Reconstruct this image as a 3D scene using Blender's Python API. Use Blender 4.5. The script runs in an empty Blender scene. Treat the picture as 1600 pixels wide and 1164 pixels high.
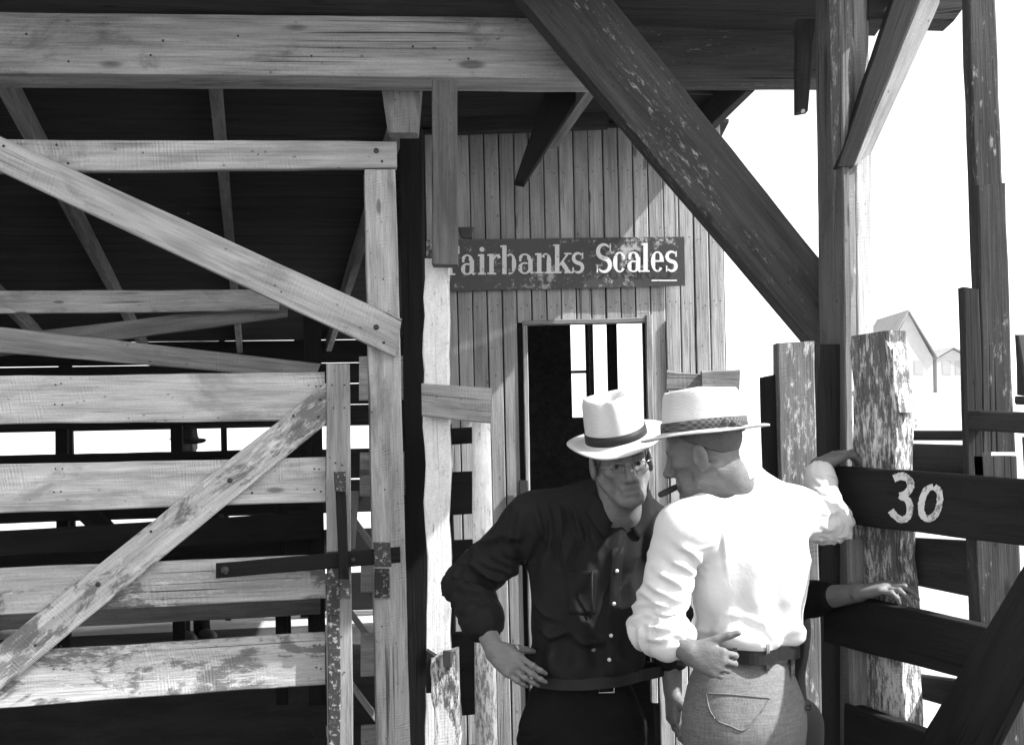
import bpy, bmesh, math, random
import numpy as np
from mathutils import Matrix, Vector
random.seed(7); np.random.seed(7)
SC = bpy.context.scene
COL = SC.collection

# ------------------------------------------------------------------ camera
FPX = 1300.0                      # focal length in pixels of the 1600 px wide photograph
ROLL = math.radians(1.3)
CAM = Vector((0, 0, 1.62))
RV = Vector((math.cos(ROLL), 0, -math.sin(ROLL)))
UV = Vector((math.sin(ROLL), 0, math.cos(ROLL)))
FV = Vector((0, 1, 0))
cd = bpy.data.cameras.new('camera')
FRAME_W, FRAME_CX, FRAME_CY = 1064.0, 805.0, 517.0     # the part of the print that is the picture itself (its paper margin is left out)
cd.sensor_width = 36; cd.lens = FPX / FRAME_W * 36
cd.shift_x = (FRAME_CX - 800) / FRAME_W; cd.shift_y = (582 - FRAME_CY) / FRAME_W
cd.clip_start = 0.05; cd.clip_end = 3000
cam = bpy.data.objects.new('camera', cd); COL.objects.link(cam)
cam.matrix_world = Matrix(((RV.x, UV.x, -FV.x, CAM.x), (RV.y, UV.y, -FV.y, CAM.y), (RV.z, UV.z, -FV.z, CAM.z), (0, 0, 0, 1)))
SC.camera = cam

# ------------------------------------------------------------------ sky, sun, exposure
SUN_EL = math.radians(47)
SUN_BACK = math.radians(17)       # sun stands to the right, a little behind the camera
TO_SUN = Vector((math.cos(SUN_EL) * math.cos(SUN_BACK), -math.cos(SUN_EL) * math.sin(SUN_BACK), math.sin(SUN_EL)))
w = bpy.data.worlds.new('World'); SC.world = w; w.use_nodes = True
nt = w.node_tree; nt.nodes.clear()
sk = nt.nodes.new('ShaderNodeTexSky'); sk.sky_type = 'NISHITA'; sk.sun_disc = False
sk.sun_elevation = SUN_EL; sk.sun_rotation = math.atan2(TO_SUN.x, TO_SUN.y)
sk.air_density = 1.0; sk.dust_density = 1.6; sk.altitude = 300
bw = nt.nodes.new('ShaderNodeRGBToBW'); bg = nt.nodes.new('ShaderNodeBackground'); wo = nt.nodes.new('ShaderNodeOutputWorld')
nt.links.new(sk.outputs[0], bw.inputs[0]); nt.links.new(bw.outputs[0], bg.inputs[0]); nt.links.new(bg.outputs[0], wo.inputs[0])
bg.inputs[1].default_value = 0.15
sl = bpy.data.lights.new('sun', 'SUN'); sl.energy = 3.2; sl.angle = math.radians(0.6); sl.color = (1, 1, 1)
so = bpy.data.objects.new('sun', sl); COL.objects.link(so)
so.rotation_euler = TO_SUN.to_track_quat('Z', 'Y').to_euler()
SC.view_settings.view_transform = 'Standard'; SC.view_settings.look = 'None'
SC.view_settings.gamma = 1; SC.view_settings.use_curve_mapping = False
SC.view_settings.exposure = 1.85
SC.render.engine = 'CYCLES'
SC.cycles.max_bounces = 5; SC.cycles.diffuse_bounces = 3; SC.cycles.use_denoising = True

# ------------------------------------------------------------------ pixel (of the photograph) + distance -> point in the yard
def P(px, py, Y):
    if callable(Y): Y = Y(px)
    Y = float(Y)
    return CAM + Y * (FV + (float(px) - 800) / FPX * RV + (582 - float(py)) / FPX * UV)
def front(Y0, k=0.15):            # planes turned a little, their right end farther away
    return lambda px: Y0 / (1 - k * (px - 800) / FPX)
def FEN(off=0.0):                 # line of the numbered fence, running away from the camera
    return lambda px: 2.391 / ((px - 800) / FPX + 0.36) + off

# ------------------------------------------------------------------ objects
WORLD = {}
def put(o, parent, M):
    COL.objects.link(o)
    if parent is None:
        o.matrix_basis = M
    else:
        o.parent = parent; o.matrix_basis = WORLD[parent.name].inverted() @ M
    WORLD[o.name] = M
    return o
def tag(o, label, cat=None, group=None, kind=None):
    if label: o['label'] = label
    if cat: o['category'] = cat
    if group: o['group'] = group
    if kind: o['kind'] = kind
    return o
def thing(name, label, cat, loc=(0, 0, 0), group=None):
    o = bpy.data.objects.new(name, None); o.empty_display_size = .2
    put(o, None, Matrix.Translation(loc))
    return tag(o, label, cat, group)
def mesh_obj(name, verts, faces, mat, parent=None, M=None, smooth=False, recalc=True):
    me = bpy.data.meshes.new(name)
    me.from_pydata([tuple(v) for v in verts], [], [tuple(f) for f in faces])
    if recalc:
        bm = bmesh.new(); bm.from_mesh(me); bmesh.ops.recalc_face_normals(bm, faces=bm.faces); bm.to_mesh(me); bm.free()
    if smooth: me.polygons.foreach_set('use_smooth', [True] * len(me.polygons))
    me.materials.append(mat)
    return put(bpy.data.objects.new(name, me), parent, M or Matrix.Identity(4))

# ------------------------------------------------------------------ materials (all greys: the photograph is black and white)
class G:
    def __init__(s, name):
        s.m = bpy.data.materials.new(name); s.m.use_nodes = True
        s.t = s.m.node_tree; s.n = s.t.nodes; s.b = s.n['Principled BSDF']; s.i = 0
    def new(s, t): return s.n.new('ShaderNode' + t)
    def link(s, a, b): s.t.links.new(a, b)
    def val(s, sock, v):
        if isinstance(v, (int, float)): sock.default_value = v
        else: s.link(v, sock)
    def math(s, op, a, b=0.0, c=0.0, clamp=False):
        n = s.new('Math'); n.operation = op; n.use_clamp = clamp
        for k, v in enumerate((a, b, c)): s.val(n.inputs[k], v)
        return n.outputs[0]
    def mix(s, a, b, f):              # a + (b-a)*f
        n = s.new('Mix'); n.data_type = 'FLOAT'
        s.val(n.inputs[0], f); s.val(n.inputs[2], a); s.val(n.inputs[3], b); return n.outputs[0]
    def step(s, v, lo, hi):           # smooth step
        n = s.new('MapRange'); n.interpolation_type = 'SMOOTHSTEP'
        s.val(n.inputs[0], v); n.inputs[1].default_value = lo; n.inputs[2].default_value = hi; return n.outputs[0]
    def coords(s, random_shift=True):
        tc = s.new('TexCoord')
        if not random_shift: return tc.outputs['Object']
        oi = s.new('ObjectInfo'); s.rand = oi.outputs['Random']
        ad = s.new('VectorMath'); ad.operation = 'ADD'
        cx = s.new('CombineXYZ')
        s.link(s.math('MULTIPLY', s.rand, 37.0), cx.inputs[0]); s.link(s.math('MULTIPLY', s.rand, 11.0), cx.inputs[1]); s.link(s.math('MULTIPLY', s.rand, 23.0), cx.inputs[2])
        vs = s.new('VectorMath'); vs.operation = 'SCALE'; s.link(tc.outputs['Object'], vs.inputs[0]); s.link(s.math('MULTIPLY_ADD', s.rand, .7, .7), vs.inputs['Scale'])
        s.link(vs.outputs[0], ad.inputs[0]); s.link(cx.outputs[0], ad.inputs[1])
        return ad.outputs[0]
    def scale(s, v, sc):
        n = s.new('VectorMath'); n.operation = 'MULTIPLY'; s.link(v, n.inputs[0]); n.inputs[1].default_value = sc; return n.outputs[0]
    def noise(s, v, sc=1.0, detail=4, rough=.55, dist=0.0):
        n = s.new('TexNoise'); s.link(v, n.inputs['Vector']); n.inputs['Scale'].default_value = sc
        n.inputs['Detail'].default_value = detail; n.inputs['Roughness'].default_value = rough; n.inputs['Distortion'].default_value = dist
        return n.outputs[0]
    def voro(s, v, sc=1.0):
        n = s.new('TexVoronoi'); s.link(v, n.inputs['Vector']); n.inputs['Scale'].default_value = sc; return n.outputs['Distance']
    def bump(s, h, dist=.003, strength=1.0):
        n = s.new('Bump'); n.inputs['Strength'].default_value = strength; n.inputs['Distance'].default_value = dist
        s.link(h, n.inputs['Height']); s.link(n.outputs[0], s.b.inputs['Normal'])
    def finish(s, v, rough=.85, spec=.25):
        s.val(s.b.inputs['Base Color'], v) if not isinstance(v, (int, float)) else setattr(s.b.inputs['Base Color'], 'default_value', (v, v, v, 1))
        s.val(s.b.inputs['Roughness'], rough); s.b.inputs['Specular IOR Level'].default_value = spec
        return s.m

def wood(name, lo, hi, saw=.3, stain=.3, stain_col=.04, paint=0.0, paint_col=.6, knots=1.0, cracks=1.0, fine=1.0):
    g = G(name); c = g.coords()
    n1 = g.noise(g.scale(c, (1.3, 16, 16)), 1.6, 8, .65)
    warp = g.noise(g.scale(c, (.55, 3.2, 3.2)), 1.3, 3, .5)
    rings = g.math('MULTIPLY_ADD', g.math('SINE', g.math('MULTIPLY', warp, 46.0)), .5, .5)
    hair = g.noise(g.scale(c, (5, 170, 170)), 1.0, 3, .6)
    gr = g.mix(g.step(n1, .28, .72), rings, .28)
    gr = g.mix(gr, g.step(hair, .3, .7), .32 * fine)
    v = g.mix(lo, hi, gr)
    big = g.noise(g.scale(c, (.9, 2.2, 2.2)), 1.7, 5, .6)
    v = g.math('MULTIPLY', v, g.math('MULTIPLY_ADD', big, .55, .72))
    cr = g.noise(g.scale(c, (.22, 26, 26)), 1.0, 2, .4)
    crk = g.step(g.math('ABSOLUTE', g.math('SUBTRACT', cr, .5)), .018, .003)
    crk = g.math('MULTIPLY', crk, g.step(g.noise(g.scale(c, (1.6, 5, 5)), 1.0, 2), .52, .64))
    v = g.math('MULTIPLY', v, g.math('SUBTRACT', 1.0, g.math('MULTIPLY', crk, .75 * cracks)))
    kn = g.voro(g.scale(c, (2.0, 6.5, 6.5)), 1.0)
    knm = g.step(kn, .11, .05)
    v = g.math('MULTIPLY', v, g.math('SUBTRACT', 1.0, g.math('MULTIPLY', knm, .6 * knots)))
    pit = g.step(g.voro(g.scale(c, (14, 22, 22)), 1.0), .12, .05)
    v = g.math('MULTIPLY', v, g.math('SUBTRACT', 1.0, g.math('MULTIPLY', pit, .45)))
    if stain:
        sn = g.noise(g.scale(c, (1.6, 4, 4)), 1.5, 7, .68, .6)
        v = g.mix(v, stain_col, g.math('MULTIPLY', g.step(sn, .52, .68) if stain < .8 else g.step(sn, .50, .565), stain))
    if paint:
        pn = g.noise(g.scale(c, (9, 34, 34)), 1.5, 10, .78)
        pb = g.noise(g.scale(c, (1.4, 4, 4)), 1.0, 3)
        pm = g.step(g.math('ADD', g.math('MULTIPLY', pn, .68), g.math('MULTIPLY', pb, .32)), .55 - .14 * paint, .64 - .14 * paint)
        pm = g.math('MULTIPLY', pm, g.math('MULTIPLY_ADD', g.noise(g.scale(c, (20, 60, 60)), 1.0, 4, .7), .7, .55, clamp=True))
        v = g.mix(v, paint_col, pm)
    spk = g.noise(c, 95, 6, .75)
    v = g.math('MULTIPLY', v, g.math('SUBTRACT', 1.0, g.math('MULTIPLY', g.math('MULTIPLY', g.step(spk, .55, .72), g.step(big, .35, .65)), .55)))
    v = g.math('MULTIPLY', v, g.math('MULTIPLY_ADD', g.noise(c, 260, 2, .6), .5, .75))
    v = g.math('MULTIPLY', v, g.math('MULTIPLY_ADD', g.rand, .28, .86))
    sp = g.new('SeparateXYZ'); g.link(c, sp.inputs[0])
    ph = g.math('ADD', g.math('MULTIPLY', sp.outputs[0], 470.0), g.math('MULTIPLY', sp.outputs[2], 60.0))
    wob = g.noise(g.scale(c, (9, 1.5, 1.5)), 1.0, 3, .6)
    ph = g.math('ADD', ph, g.math('ADD', g.math('MULTIPLY', warp, 22.0), g.math('MULTIPLY', wob, 26.0)))
    brk = g.noise(g.scale(c, (30, 9, 9)), 1.0, 4, .7)
    sw = g.math('MULTIPLY', g.math('MULTIPLY', g.math('SINE', ph), g.step(brk, .42, .62)), g.step(big, .40, .62))
    if saw: v = g.math('MULTIPLY', v, g.math('MULTIPLY_ADD', sw, .20 * saw, 1.0))
    h = g.math('ADD', g.math('MULTIPLY', n1, .8), g.math('MULTIPLY', hair, .5))
    h = g.math('SUBTRACT', h, g.math('MULTIPLY', crk, 1.2))
    h = g.math('ADD', h, g.math('MULTIPLY', sw, .13 * saw))
    if paint: h = g.math('ADD', h, g.math('MULTIPLY', pm, .4))
    g.bump(h, .004, .9)
    return g.finish(v, .9, .15)

def plain(name, v, rough=.8, spec=.2, nscale=60.0, amount=.25, bump=.001, metallic=0.0):
    g = G(name); c = g.coords()
    n = g.noise(c, nscale, 6, .65); n2 = g.noise(c, nscale * .12, 4, .6)
    a = g.math('MULTIPLY', g.math('MULTIPLY_ADD', n, amount, 1 - amount * .5), g.math('MULTIPLY_ADD', n2, amount, 1 - amount * .5))
    g.bump(n, bump, .8); g.b.inputs['Metallic'].default_value = metallic
    return g.finish(g.math('MULTIPLY', a, v), rough, spec)

M_GATE = wood('sawn_gate_wood', .22, .62, saw=1.0, stain=.5, stain_col=.14)
M_GATE2 = wood('muddy_gate_wood', .21, .60, saw=.8, stain=.85, stain_col=.11, paint=.25, paint_col=.6)
M_BEAM = wood('beam_wood', .13, .50, saw=.2, stain=.7, stain_col=.08, cracks=1.0)
M_GREY = wood('grey_wood', .12, .34, saw=.5, stain=.4, stain_col=.07)
M_SIDING = wood('siding_wood', .17, .40, saw=0, stain=.3, stain_col=.12, cracks=.8)
M_DARK = wood('dark_weathered_wood', .014, .048, saw=.2, stain=.3, stain_col=.02)
M_BRACE = wood('dark_brace_wood', .024, .07, saw=.1, stain=.3, stain_col=.03, paint=-.05, paint_col=.36)
M_WHITE = wood('whitewashed_wood', .16, .36, saw=.2, stain=.2, stain_col=.1, paint=1.25, paint_col=.82)
M_SCAB = wood('scabby_whitewash', .05, .16, saw=.6, stain=.2, stain_col=.04, paint=.55, paint_col=.66)
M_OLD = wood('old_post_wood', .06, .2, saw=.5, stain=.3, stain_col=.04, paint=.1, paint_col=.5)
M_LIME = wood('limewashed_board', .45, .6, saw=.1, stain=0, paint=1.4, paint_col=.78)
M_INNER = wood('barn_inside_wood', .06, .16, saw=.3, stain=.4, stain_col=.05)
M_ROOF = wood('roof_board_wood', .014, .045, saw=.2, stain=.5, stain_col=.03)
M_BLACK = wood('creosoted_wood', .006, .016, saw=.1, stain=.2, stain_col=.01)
M_FENCE = wood('black_fence_wood', .006, .020, saw=.1, stain=.2, stain_col=.012)

def iron_mat():
    g = G('rusty_iron'); c = g.coords()
    n = g.noise(c, 55, 8, .7); r = g.step(n, .54, .62)
    g.bump(n, .002, 1.0)
    return g.finish(g.mix(.03, .38, g.math('MULTIPLY', r, .8)), .6, .4)
M_IRON = iron_mat()
M_STEEL = plain('dark_iron', .03, .5, .4, 80, .4)

# ------------------------------------------------------------------ a timber: a plank with chamfered, slightly uneven edges, grain along its local x axis
def timber(name, corners, mat, parent, t, jit=.0014, ch=.004, seg=.10, label=None):
    """corners: A0, A1 (one end, two sides), B0, B1 (other end); thickness t goes away from the viewer's side"""
    A0, A1, B0, B1 = corners
    O = (A0 + A1 + B0 + B1) / 4
    X = ((B0 + B1) - (A0 + A1)).normalized()
    W = (A0 - A1) + (B0 - B1); Z = (W - X * W.dot(X)).normalized()
    Y = Z.cross(X)
    if Y.dot(O - CAM) < 0: Z = -Z; Y = -Y; A0, A1, B0, B1 = A1, A0, B1, B0
    M = Matrix(((X.x, Y.x, Z.x, O.x), (X.y, Y.y, Z.y, O.y), (X.z, Y.z, Z.z, O.z), (0, 0, 0, 1)))
    loc = [((p - O).dot(X), (p - O).dot(Z), (p - O).dot(Y)) for p in (A0, A1, B0, B1)]
    (ax0, az0, ay0), (ax1, az1, ay1), (bx0, bz0, by0), (bx1, bz1, by1) = loc
    L = abs(bx0 - ax0); n = max(2, min(40, int(L / seg)))
    wid = abs((az0 + bz0 - az1 - bz1) / 2); ch = min(ch, wid * .2, t * .3)
    rings = []
    r = random.Random(len(name) * 131 + int(abs(O.x * 977 + O.z * 331 + O.y * 71)))
    w0 = w1 = 0
    for i in range(n + 1):
        s = i / n
        w0 = w0 * .6 + r.uniform(-jit, jit); w1 = w1 * .6 + r.uniform(-jit, jit)
        x0 = ax0 + (bx0 - ax0) * s; x1 = ax1 + (bx1 - ax1) * s
        z0 = az0 + (bz0 - az0) * s + w0; z1 = az1 + (bz1 - az1) * s + w1
        y0 = ay0 + (by0 - ay0) * s; y1 = ay1 + (by1 - ay1) * s
        c0, c1 = ch * r.uniform(.5, 1.6), ch * r.uniform(.5, 1.6)
        if i in (0, n): x0 += r.uniform(-jit, jit); x1 += r.uniform(-jit, jit)
        rings.append([(x0, c0 + y0, z0), (x0, y0, z0 - c0), (x1, y1, z1 + c1), (x1, c1 + y1, z1),
                      (x1, t - c1 + y1, z1), (x1, t + y1, z1 + c1), (x0, t + y0, z0 - c0), (x0, t - c0 + y0, z0)])
    V = [p for rg in rings for p in rg]; F = []
    for i in range(n):
        for k in range(8):
            F.append((i * 8 + k, i * 8 + (k + 1) % 8, (i + 1) * 8 + (k + 1) % 8, (i + 1) * 8 + k))
    F.append(tuple(range(8))); F.append(tuple(n * 8 + k for k in range(8)))
    o = mesh_obj(name, V, F, mat, parent, M)
    if label: o['label'] = label
    return o
def tpx(name, a0, a1, b0, b1, Y, t, mat, parent, **kw):
    return timber(name, (P(*a0, Y), P(*a1, Y), P(*b0, Y), P(*b1, Y)), mat, parent, t, **kw)
def t3(name, A, B, W, T, mat, parent, **kw):      # axis A->B, width vector W, thickness vector T (side seen first)
    A, B, W, T = map(Vector, (A, B, W, T))
    X = (B - A).normalized(); Z = W.normalized(); Yv = T.normalized()
    O = (A + B) / 2
    A0, A1, B0, B1 = A + W / 2, A - W / 2, B + W / 2, B - W / 2
    if T.dot(O - CAM) < 0: A0, A1, B0, B1 = [p + T for p in (A0, A1, B0, B1)]
    return timber(name, (A0, A1, B0, B1), mat, parent, T.length, **kw)
def tube(name, pts, rad, mat, parent, seg=12, jit=0.0, smooth=True):
    V = []; F = []
    for i, p in enumerate(pts):
        p = Vector(p); d = (Vector(pts[min(i + 1, len(pts) - 1)]) - Vector(pts[max(i - 1, 0)])).normalized()
        a = d.orthogonal().normalized(); 
        if abs(d.z) > .7: a = Vector((1, 0, 0)) - d * d.x; a.normalize()
        b = d.cross(a); r = rad[i] if isinstance(rad, (list, tuple)) else rad
        for k in range(seg):
            th = 2 * math.pi * k / seg; rr = r * (1 + random.uniform(-jit, jit))
            V.append(p + a * math.cos(th) * rr + b * math.sin(th) * rr)
    n = len(pts)
    for i in range(n - 1):
        for k in range(seg):
            F.append((i * seg + k, i * seg + (k + 1) % seg, (i + 1) * seg + (k + 1) % seg, (i + 1) * seg + k))
    F.append(tuple(range(seg))); F.append(tuple((n - 1) * seg + k for k in range(seg)))
    O = Vector(pts[0]); d = (Vector(pts[-1]) - O).normalized()
    if len(pts) > 1 and d.length > 0:
        X = d; Z = X.orthogonal().normalized(); Y = Z.cross(X)
        M = Matrix(((X.x, Y.x, Z.x, O.x), (X.y, Y.y, Z.y, O.y), (X.z, Y.z, Z.z, O.z), (0, 0, 0, 1)))
    else: M = Matrix.Translation(O)
    Mi = M.inverted()
    return mesh_obj(name, [Mi @ v for v in V], F, mat, parent, M, smooth)
def bolt(parent, px, py, Y, r=.012, mat=None, name='bolt', h=.012):
    p = P(px, py, Y); d = (CAM - p).normalized(); d = Vector((0, -1, 0))
    return tube(name, [p, p + d * h * .7, p + d * h], [r, r, r * .6], mat or M_STEEL, parent, 10)

# ================================================================== GROUND AND HILL
def ground_mat():
    g = G('dusty_trodden_earth'); c = g.coords(False)
    n = g.noise(c, 1.1, 8, .62); n2 = g.noise(c, 14, 8, .7); n3 = g.noise(c, 90, 4, .6)
    v = g.mix(.32, .46, g.step(n, .3, .7))
    v = g.math('MULTIPLY', v, g.math('MULTIPLY_ADD', n2, .5, .75))
    v = g.math('MULTIPLY', v, g.math('MULTIPLY_ADD', n3, .5, .75))
    h = g.math('ADD', g.math('MULTIPLY', n2, 1.0), g.math('MULTIPLY', n3, .25))
    g.bump(h, .03, .9)
    return g.finish(v, .95, .1)
M_GROUND = ground_mat()
def gz(x, y):                      # trodden earth near by, a low rise far to the right and behind
    d = max(0.0, y - 60) / 70; d = min(1.0, d); s = d * d * (3 - 2 * d)
    side = 1 / (1 + math.exp(-(x + 10) / 15))
    return s * (2.2 + 3.4 * side) + (0.012 * math.sin(x * 3.1 + 1) * math.sin(y * 2.7) + .008 * math.sin(x * 7.3) * math.cos(y * 6.1 + x)) * (1 if y < 40 else 0)
xs = sorted(set([round(-7 + .25 * i, 3) for i in range(57)] + [-400, -300, -220, -160, -120, -90, -70, -55, -45, -36, -28, -22, -17, -13, -10, -8.4, 8.4, 10, 13, 17, 22, 28, 36, 45, 55, 70, 90, 120, 160, 220, 300, 400]))
ys = sorted(set([round(-2 + .25 * i, 3) for i in range(61)] + [-40, -20, -10, -5, 14, 16, 19, 23, 28, 34, 40, 46, 52, 58, 64, 70, 76, 82, 88, 94, 100, 108, 116, 124, 132, 150, 180, 240, 320, 450, 600]))
V = [(x, y, gz(x, y)) for y in ys for x in xs]; nx = len(xs)
F = [(j * nx + i, j * nx + i + 1, (j + 1) * nx + i + 1, (j + 1) * nx + i) for j in range(len(ys) - 1) for i in range(nx - 1)]
ground = mesh_obj('ground', V, F, M_GROUND, smooth=True)
tag(ground, 'pale dusty trodden earth of the stockyard', kind='structure')

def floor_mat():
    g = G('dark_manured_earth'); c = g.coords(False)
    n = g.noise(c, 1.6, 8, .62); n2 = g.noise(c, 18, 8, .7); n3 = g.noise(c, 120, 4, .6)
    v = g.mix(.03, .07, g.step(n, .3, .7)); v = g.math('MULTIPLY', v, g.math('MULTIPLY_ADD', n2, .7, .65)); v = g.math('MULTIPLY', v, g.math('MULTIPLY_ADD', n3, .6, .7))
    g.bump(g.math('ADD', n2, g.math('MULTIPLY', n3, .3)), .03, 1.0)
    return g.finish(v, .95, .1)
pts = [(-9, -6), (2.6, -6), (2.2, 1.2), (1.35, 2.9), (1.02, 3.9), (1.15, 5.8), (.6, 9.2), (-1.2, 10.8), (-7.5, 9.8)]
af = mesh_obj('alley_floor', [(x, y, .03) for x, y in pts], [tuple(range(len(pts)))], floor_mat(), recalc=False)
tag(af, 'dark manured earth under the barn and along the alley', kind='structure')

# ================================================================== BARN
barn = thing('livestock_barn', 'dark open-fronted timber barn with heavy front beam behind the gates', 'barn', (-1.0, 5.0, 0))
GF = front
tpx('beam', (120, 142), (120, 204), (905, 149), (905, 212), GF(4.85), .20, M_BEAM, barn, jit=.0018, seg=.12, label='heavy weathered front beam')
tpx('beam', (898, 146), (898, 213), (1140, 148), (1140, 213), GF(4.90), .16, M_BRACE, barn, jit=.0016)
tpx('post', (688, 262), (711, 262), (699, 1010), (722, 1010), 5.32, .14, M_BLACK, barn)
tpx('hanging_post', (722, 213), (747, 213), (722, 404), (748, 405), 4.72, .10, M_INNER, barn)
# roof: boards run along the front, rafters fall away to the back
ED = Vector((1, .15, 0)).normalized(); DD = Vector((-.2, 1, -.1)); NB = 32
RO = Vector((-2.2, 4.74, 3.165))   # sits behind the front beam
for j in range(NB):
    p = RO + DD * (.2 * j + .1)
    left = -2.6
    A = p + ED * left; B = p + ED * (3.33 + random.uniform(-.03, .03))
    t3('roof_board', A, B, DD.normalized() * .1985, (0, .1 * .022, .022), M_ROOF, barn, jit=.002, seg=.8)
def rafter(s, l0=.05, l1=6.3, wv=.05, h=.12, mat=M_GREY):
    A = RO + ED * s + DD * l0 + Vector((0, 0, -h / 2 - .004)); B = RO + ED * s + DD * l1 + Vector((0, 0, -h / 2 - .004))
    t3('rafter', A, B, (0, 0, h), ED * wv, mat, barn, seg=.5)
for s in (-2.3, -1.4, -.55, .25, 1.07, 1.86, 2.6): rafter(s)
rafter(3.26, .0, 6.3, .045, .13, M_DARK)
# short blocks over the gate post and purlin against the scale house
tpx('block', (668, 214), (711, 214), (676, 268), (706, 268), 5.02, .10, M_GREY, barn)
tpx('purlin', (738, 245), (738, 268), (905, 240), (905, 262), 5.78, .06, M_DARK, barn)
tpx('knee_brace', (846, 208), (888, 208), (808, 318), (818, 320), 5.35, .10, M_BLACK, barn)
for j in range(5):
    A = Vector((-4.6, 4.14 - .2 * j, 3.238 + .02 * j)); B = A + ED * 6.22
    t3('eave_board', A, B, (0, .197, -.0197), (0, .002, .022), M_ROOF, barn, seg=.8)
# big diagonal brace in front of the beam
tpx('diagonal_brace', (900, 118), (806, 118), (1146, 425), (1130, 503), 4.60, .14, M_BRACE, barn, jit=.0018, label='big dark diagonal brace with flaking whitewash')
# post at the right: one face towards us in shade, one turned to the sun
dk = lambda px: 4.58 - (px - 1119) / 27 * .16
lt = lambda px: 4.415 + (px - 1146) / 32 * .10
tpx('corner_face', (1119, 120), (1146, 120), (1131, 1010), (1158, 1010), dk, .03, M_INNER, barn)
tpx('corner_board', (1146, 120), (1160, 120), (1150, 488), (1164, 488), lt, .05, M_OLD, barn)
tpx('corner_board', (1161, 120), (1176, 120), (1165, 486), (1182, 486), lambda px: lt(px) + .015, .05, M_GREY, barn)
tpx('stub_board', (1101, 150), (1121, 150), (1101, 247), (1113, 245), 4.62, .05, M_DARK, barn)
bolt(barn, 1107, 246, 4.60, .007, M_LIME)
tpx('knee_brace', (1211, 100), (1240, 100), (1143, 303), (1160, 303), 4.40, .07, M_DARK, barn)
tpx('knee_brace', (1241, 100), (1266, 100), (1160, 302), (1178, 290), lambda px: 4.42 + (px - 1160) * .0009, .05, M_GREY, barn)
tpx('roof_plate', (1176, 90), (1176, 150), (1330, 60), (1264, 152), 4.50, .12, M_DARK, barn)
# far side: plank wall with a slot at eye level and gaps lower down
BO = RO + DD * 6.35; BO.z = 0
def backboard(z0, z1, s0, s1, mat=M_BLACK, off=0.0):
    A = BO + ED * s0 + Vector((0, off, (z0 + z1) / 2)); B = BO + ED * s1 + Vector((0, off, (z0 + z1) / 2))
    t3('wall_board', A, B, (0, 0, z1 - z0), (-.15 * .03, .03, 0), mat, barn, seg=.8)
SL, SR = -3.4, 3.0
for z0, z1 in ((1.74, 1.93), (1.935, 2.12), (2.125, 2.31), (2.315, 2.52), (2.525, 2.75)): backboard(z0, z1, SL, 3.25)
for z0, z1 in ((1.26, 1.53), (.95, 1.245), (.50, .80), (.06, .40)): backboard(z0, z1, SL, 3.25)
for s in (-3.3, -2.2, -1.1, -.45, .92, 1.62, 3.2):
    A = BO + ED * s; t3('wall_post', A + Vector((0, .08, 0)), A + Vector((0, .08, 2.6)), ED * (.11 if s < 0 or s > 1 else .05), (0, .08, 0), M_BLACK, barn, seg=.8)
# left end wall, running straight back from the corner
LD = Vector((-.25, 1, 0)); LO = Vector((-4.7, 4.3, 0))
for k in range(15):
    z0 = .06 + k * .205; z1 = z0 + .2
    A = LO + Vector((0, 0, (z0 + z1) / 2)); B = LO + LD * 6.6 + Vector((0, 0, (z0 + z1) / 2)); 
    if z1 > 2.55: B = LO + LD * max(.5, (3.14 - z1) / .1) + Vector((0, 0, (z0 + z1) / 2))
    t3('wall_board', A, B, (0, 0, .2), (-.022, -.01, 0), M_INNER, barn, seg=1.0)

# ================================================================== UPPER GATE FRAME
gf = thing('braced_gate_frame', 'tall pale sawn gate frame with one long diagonal brace under the barn beam', 'gate', (-1.4, 5.0, 0))
tpx('rail', (120, 274), (120, 310), (685, 277), (686, 304), GF(5.07), .05, M_GATE, gf)
tpx('brace', (263, 267), (263, 303), (691, 462), (684, 501), GF(5.01), .05, M_GATE, gf, jit=.0018)
tpx('brace', (130, 322), (130, 366), (261, 266), (261, 302), GF(5.01), .05, M_GATE, gf)
tpx('gate_post', (652, 306), (684, 306), (667, 1008), (702, 1008), GF(5.08), .13, M_GATE, gf, jit=.0016)
for a in ((664, 287, 5.0), (670, 298, 5.0), (344, 300, 4.9), (277, 282, 4.83), (332, 281, 4.85), (664, 470, 4.93), (672, 486, 4.93)): bolt(gf, *a[:2], GF(5.01 if a[2] < 5 else 5.07), .005 if a[0] != 664 else .011, h=.006)

# ================================================================== LOWER SLATTED GATE
lg = thing('slatted_stock_gate', 'low stock gate of wide pale horizontal boards with rising diagonal brace', 'gate', (-1.5, 4.8, 0))
for q in (((120, 522), (120, 573), (611, 517), (611, 566)), ((120, 615), (120, 667), (611, 605), (611, 652)), ((120, 726), (120, 777), (611, 707), (611, 751)),
          ((120, 818), (120, 877), (611, 787), (611, 841)), ((120, 962), (120, 1020), (611, 915), (611, 968))):
    tpx('gate_board', *q, GF(4.98), .03, M_GATE2 if q[0][1] > 700 else M_GATE, lg, jit=.0018)
tpx('brace', (612, 528), (612, 570), (180, 872), (180, 924), GF(4.945), .03, M_GATE2, lg, jit=.0016)
tpx('stile', (612, 508), (636, 508), (613, 990), (641, 990), GF(4.93), .05, M_GREY, lg)
for a in ((430, 682), (375, 737), (512, 629), (578, 562), (604, 563), (606, 545), (310, 800), (535, 642)): bolt(lg, *a, GF(4.943), .005 if a[0] not in (512, 375) else .010, h=.005)
lb = tpx('latch_bar', (497, 715), (497, 731), (689, 698), (689, 714), GF(4.90), .02, M_BLACK, lg)
bolt(lb, 507, 722, GF(4.898), .016, M_IRON)
bolt(lb, 640, 711, GF(4.898), .007, M_IRON)
tpx('lever', (621, 634), (632, 634), (625, 738), (636, 738), GF(4.885), .015, M_BLACK, lg)
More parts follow.
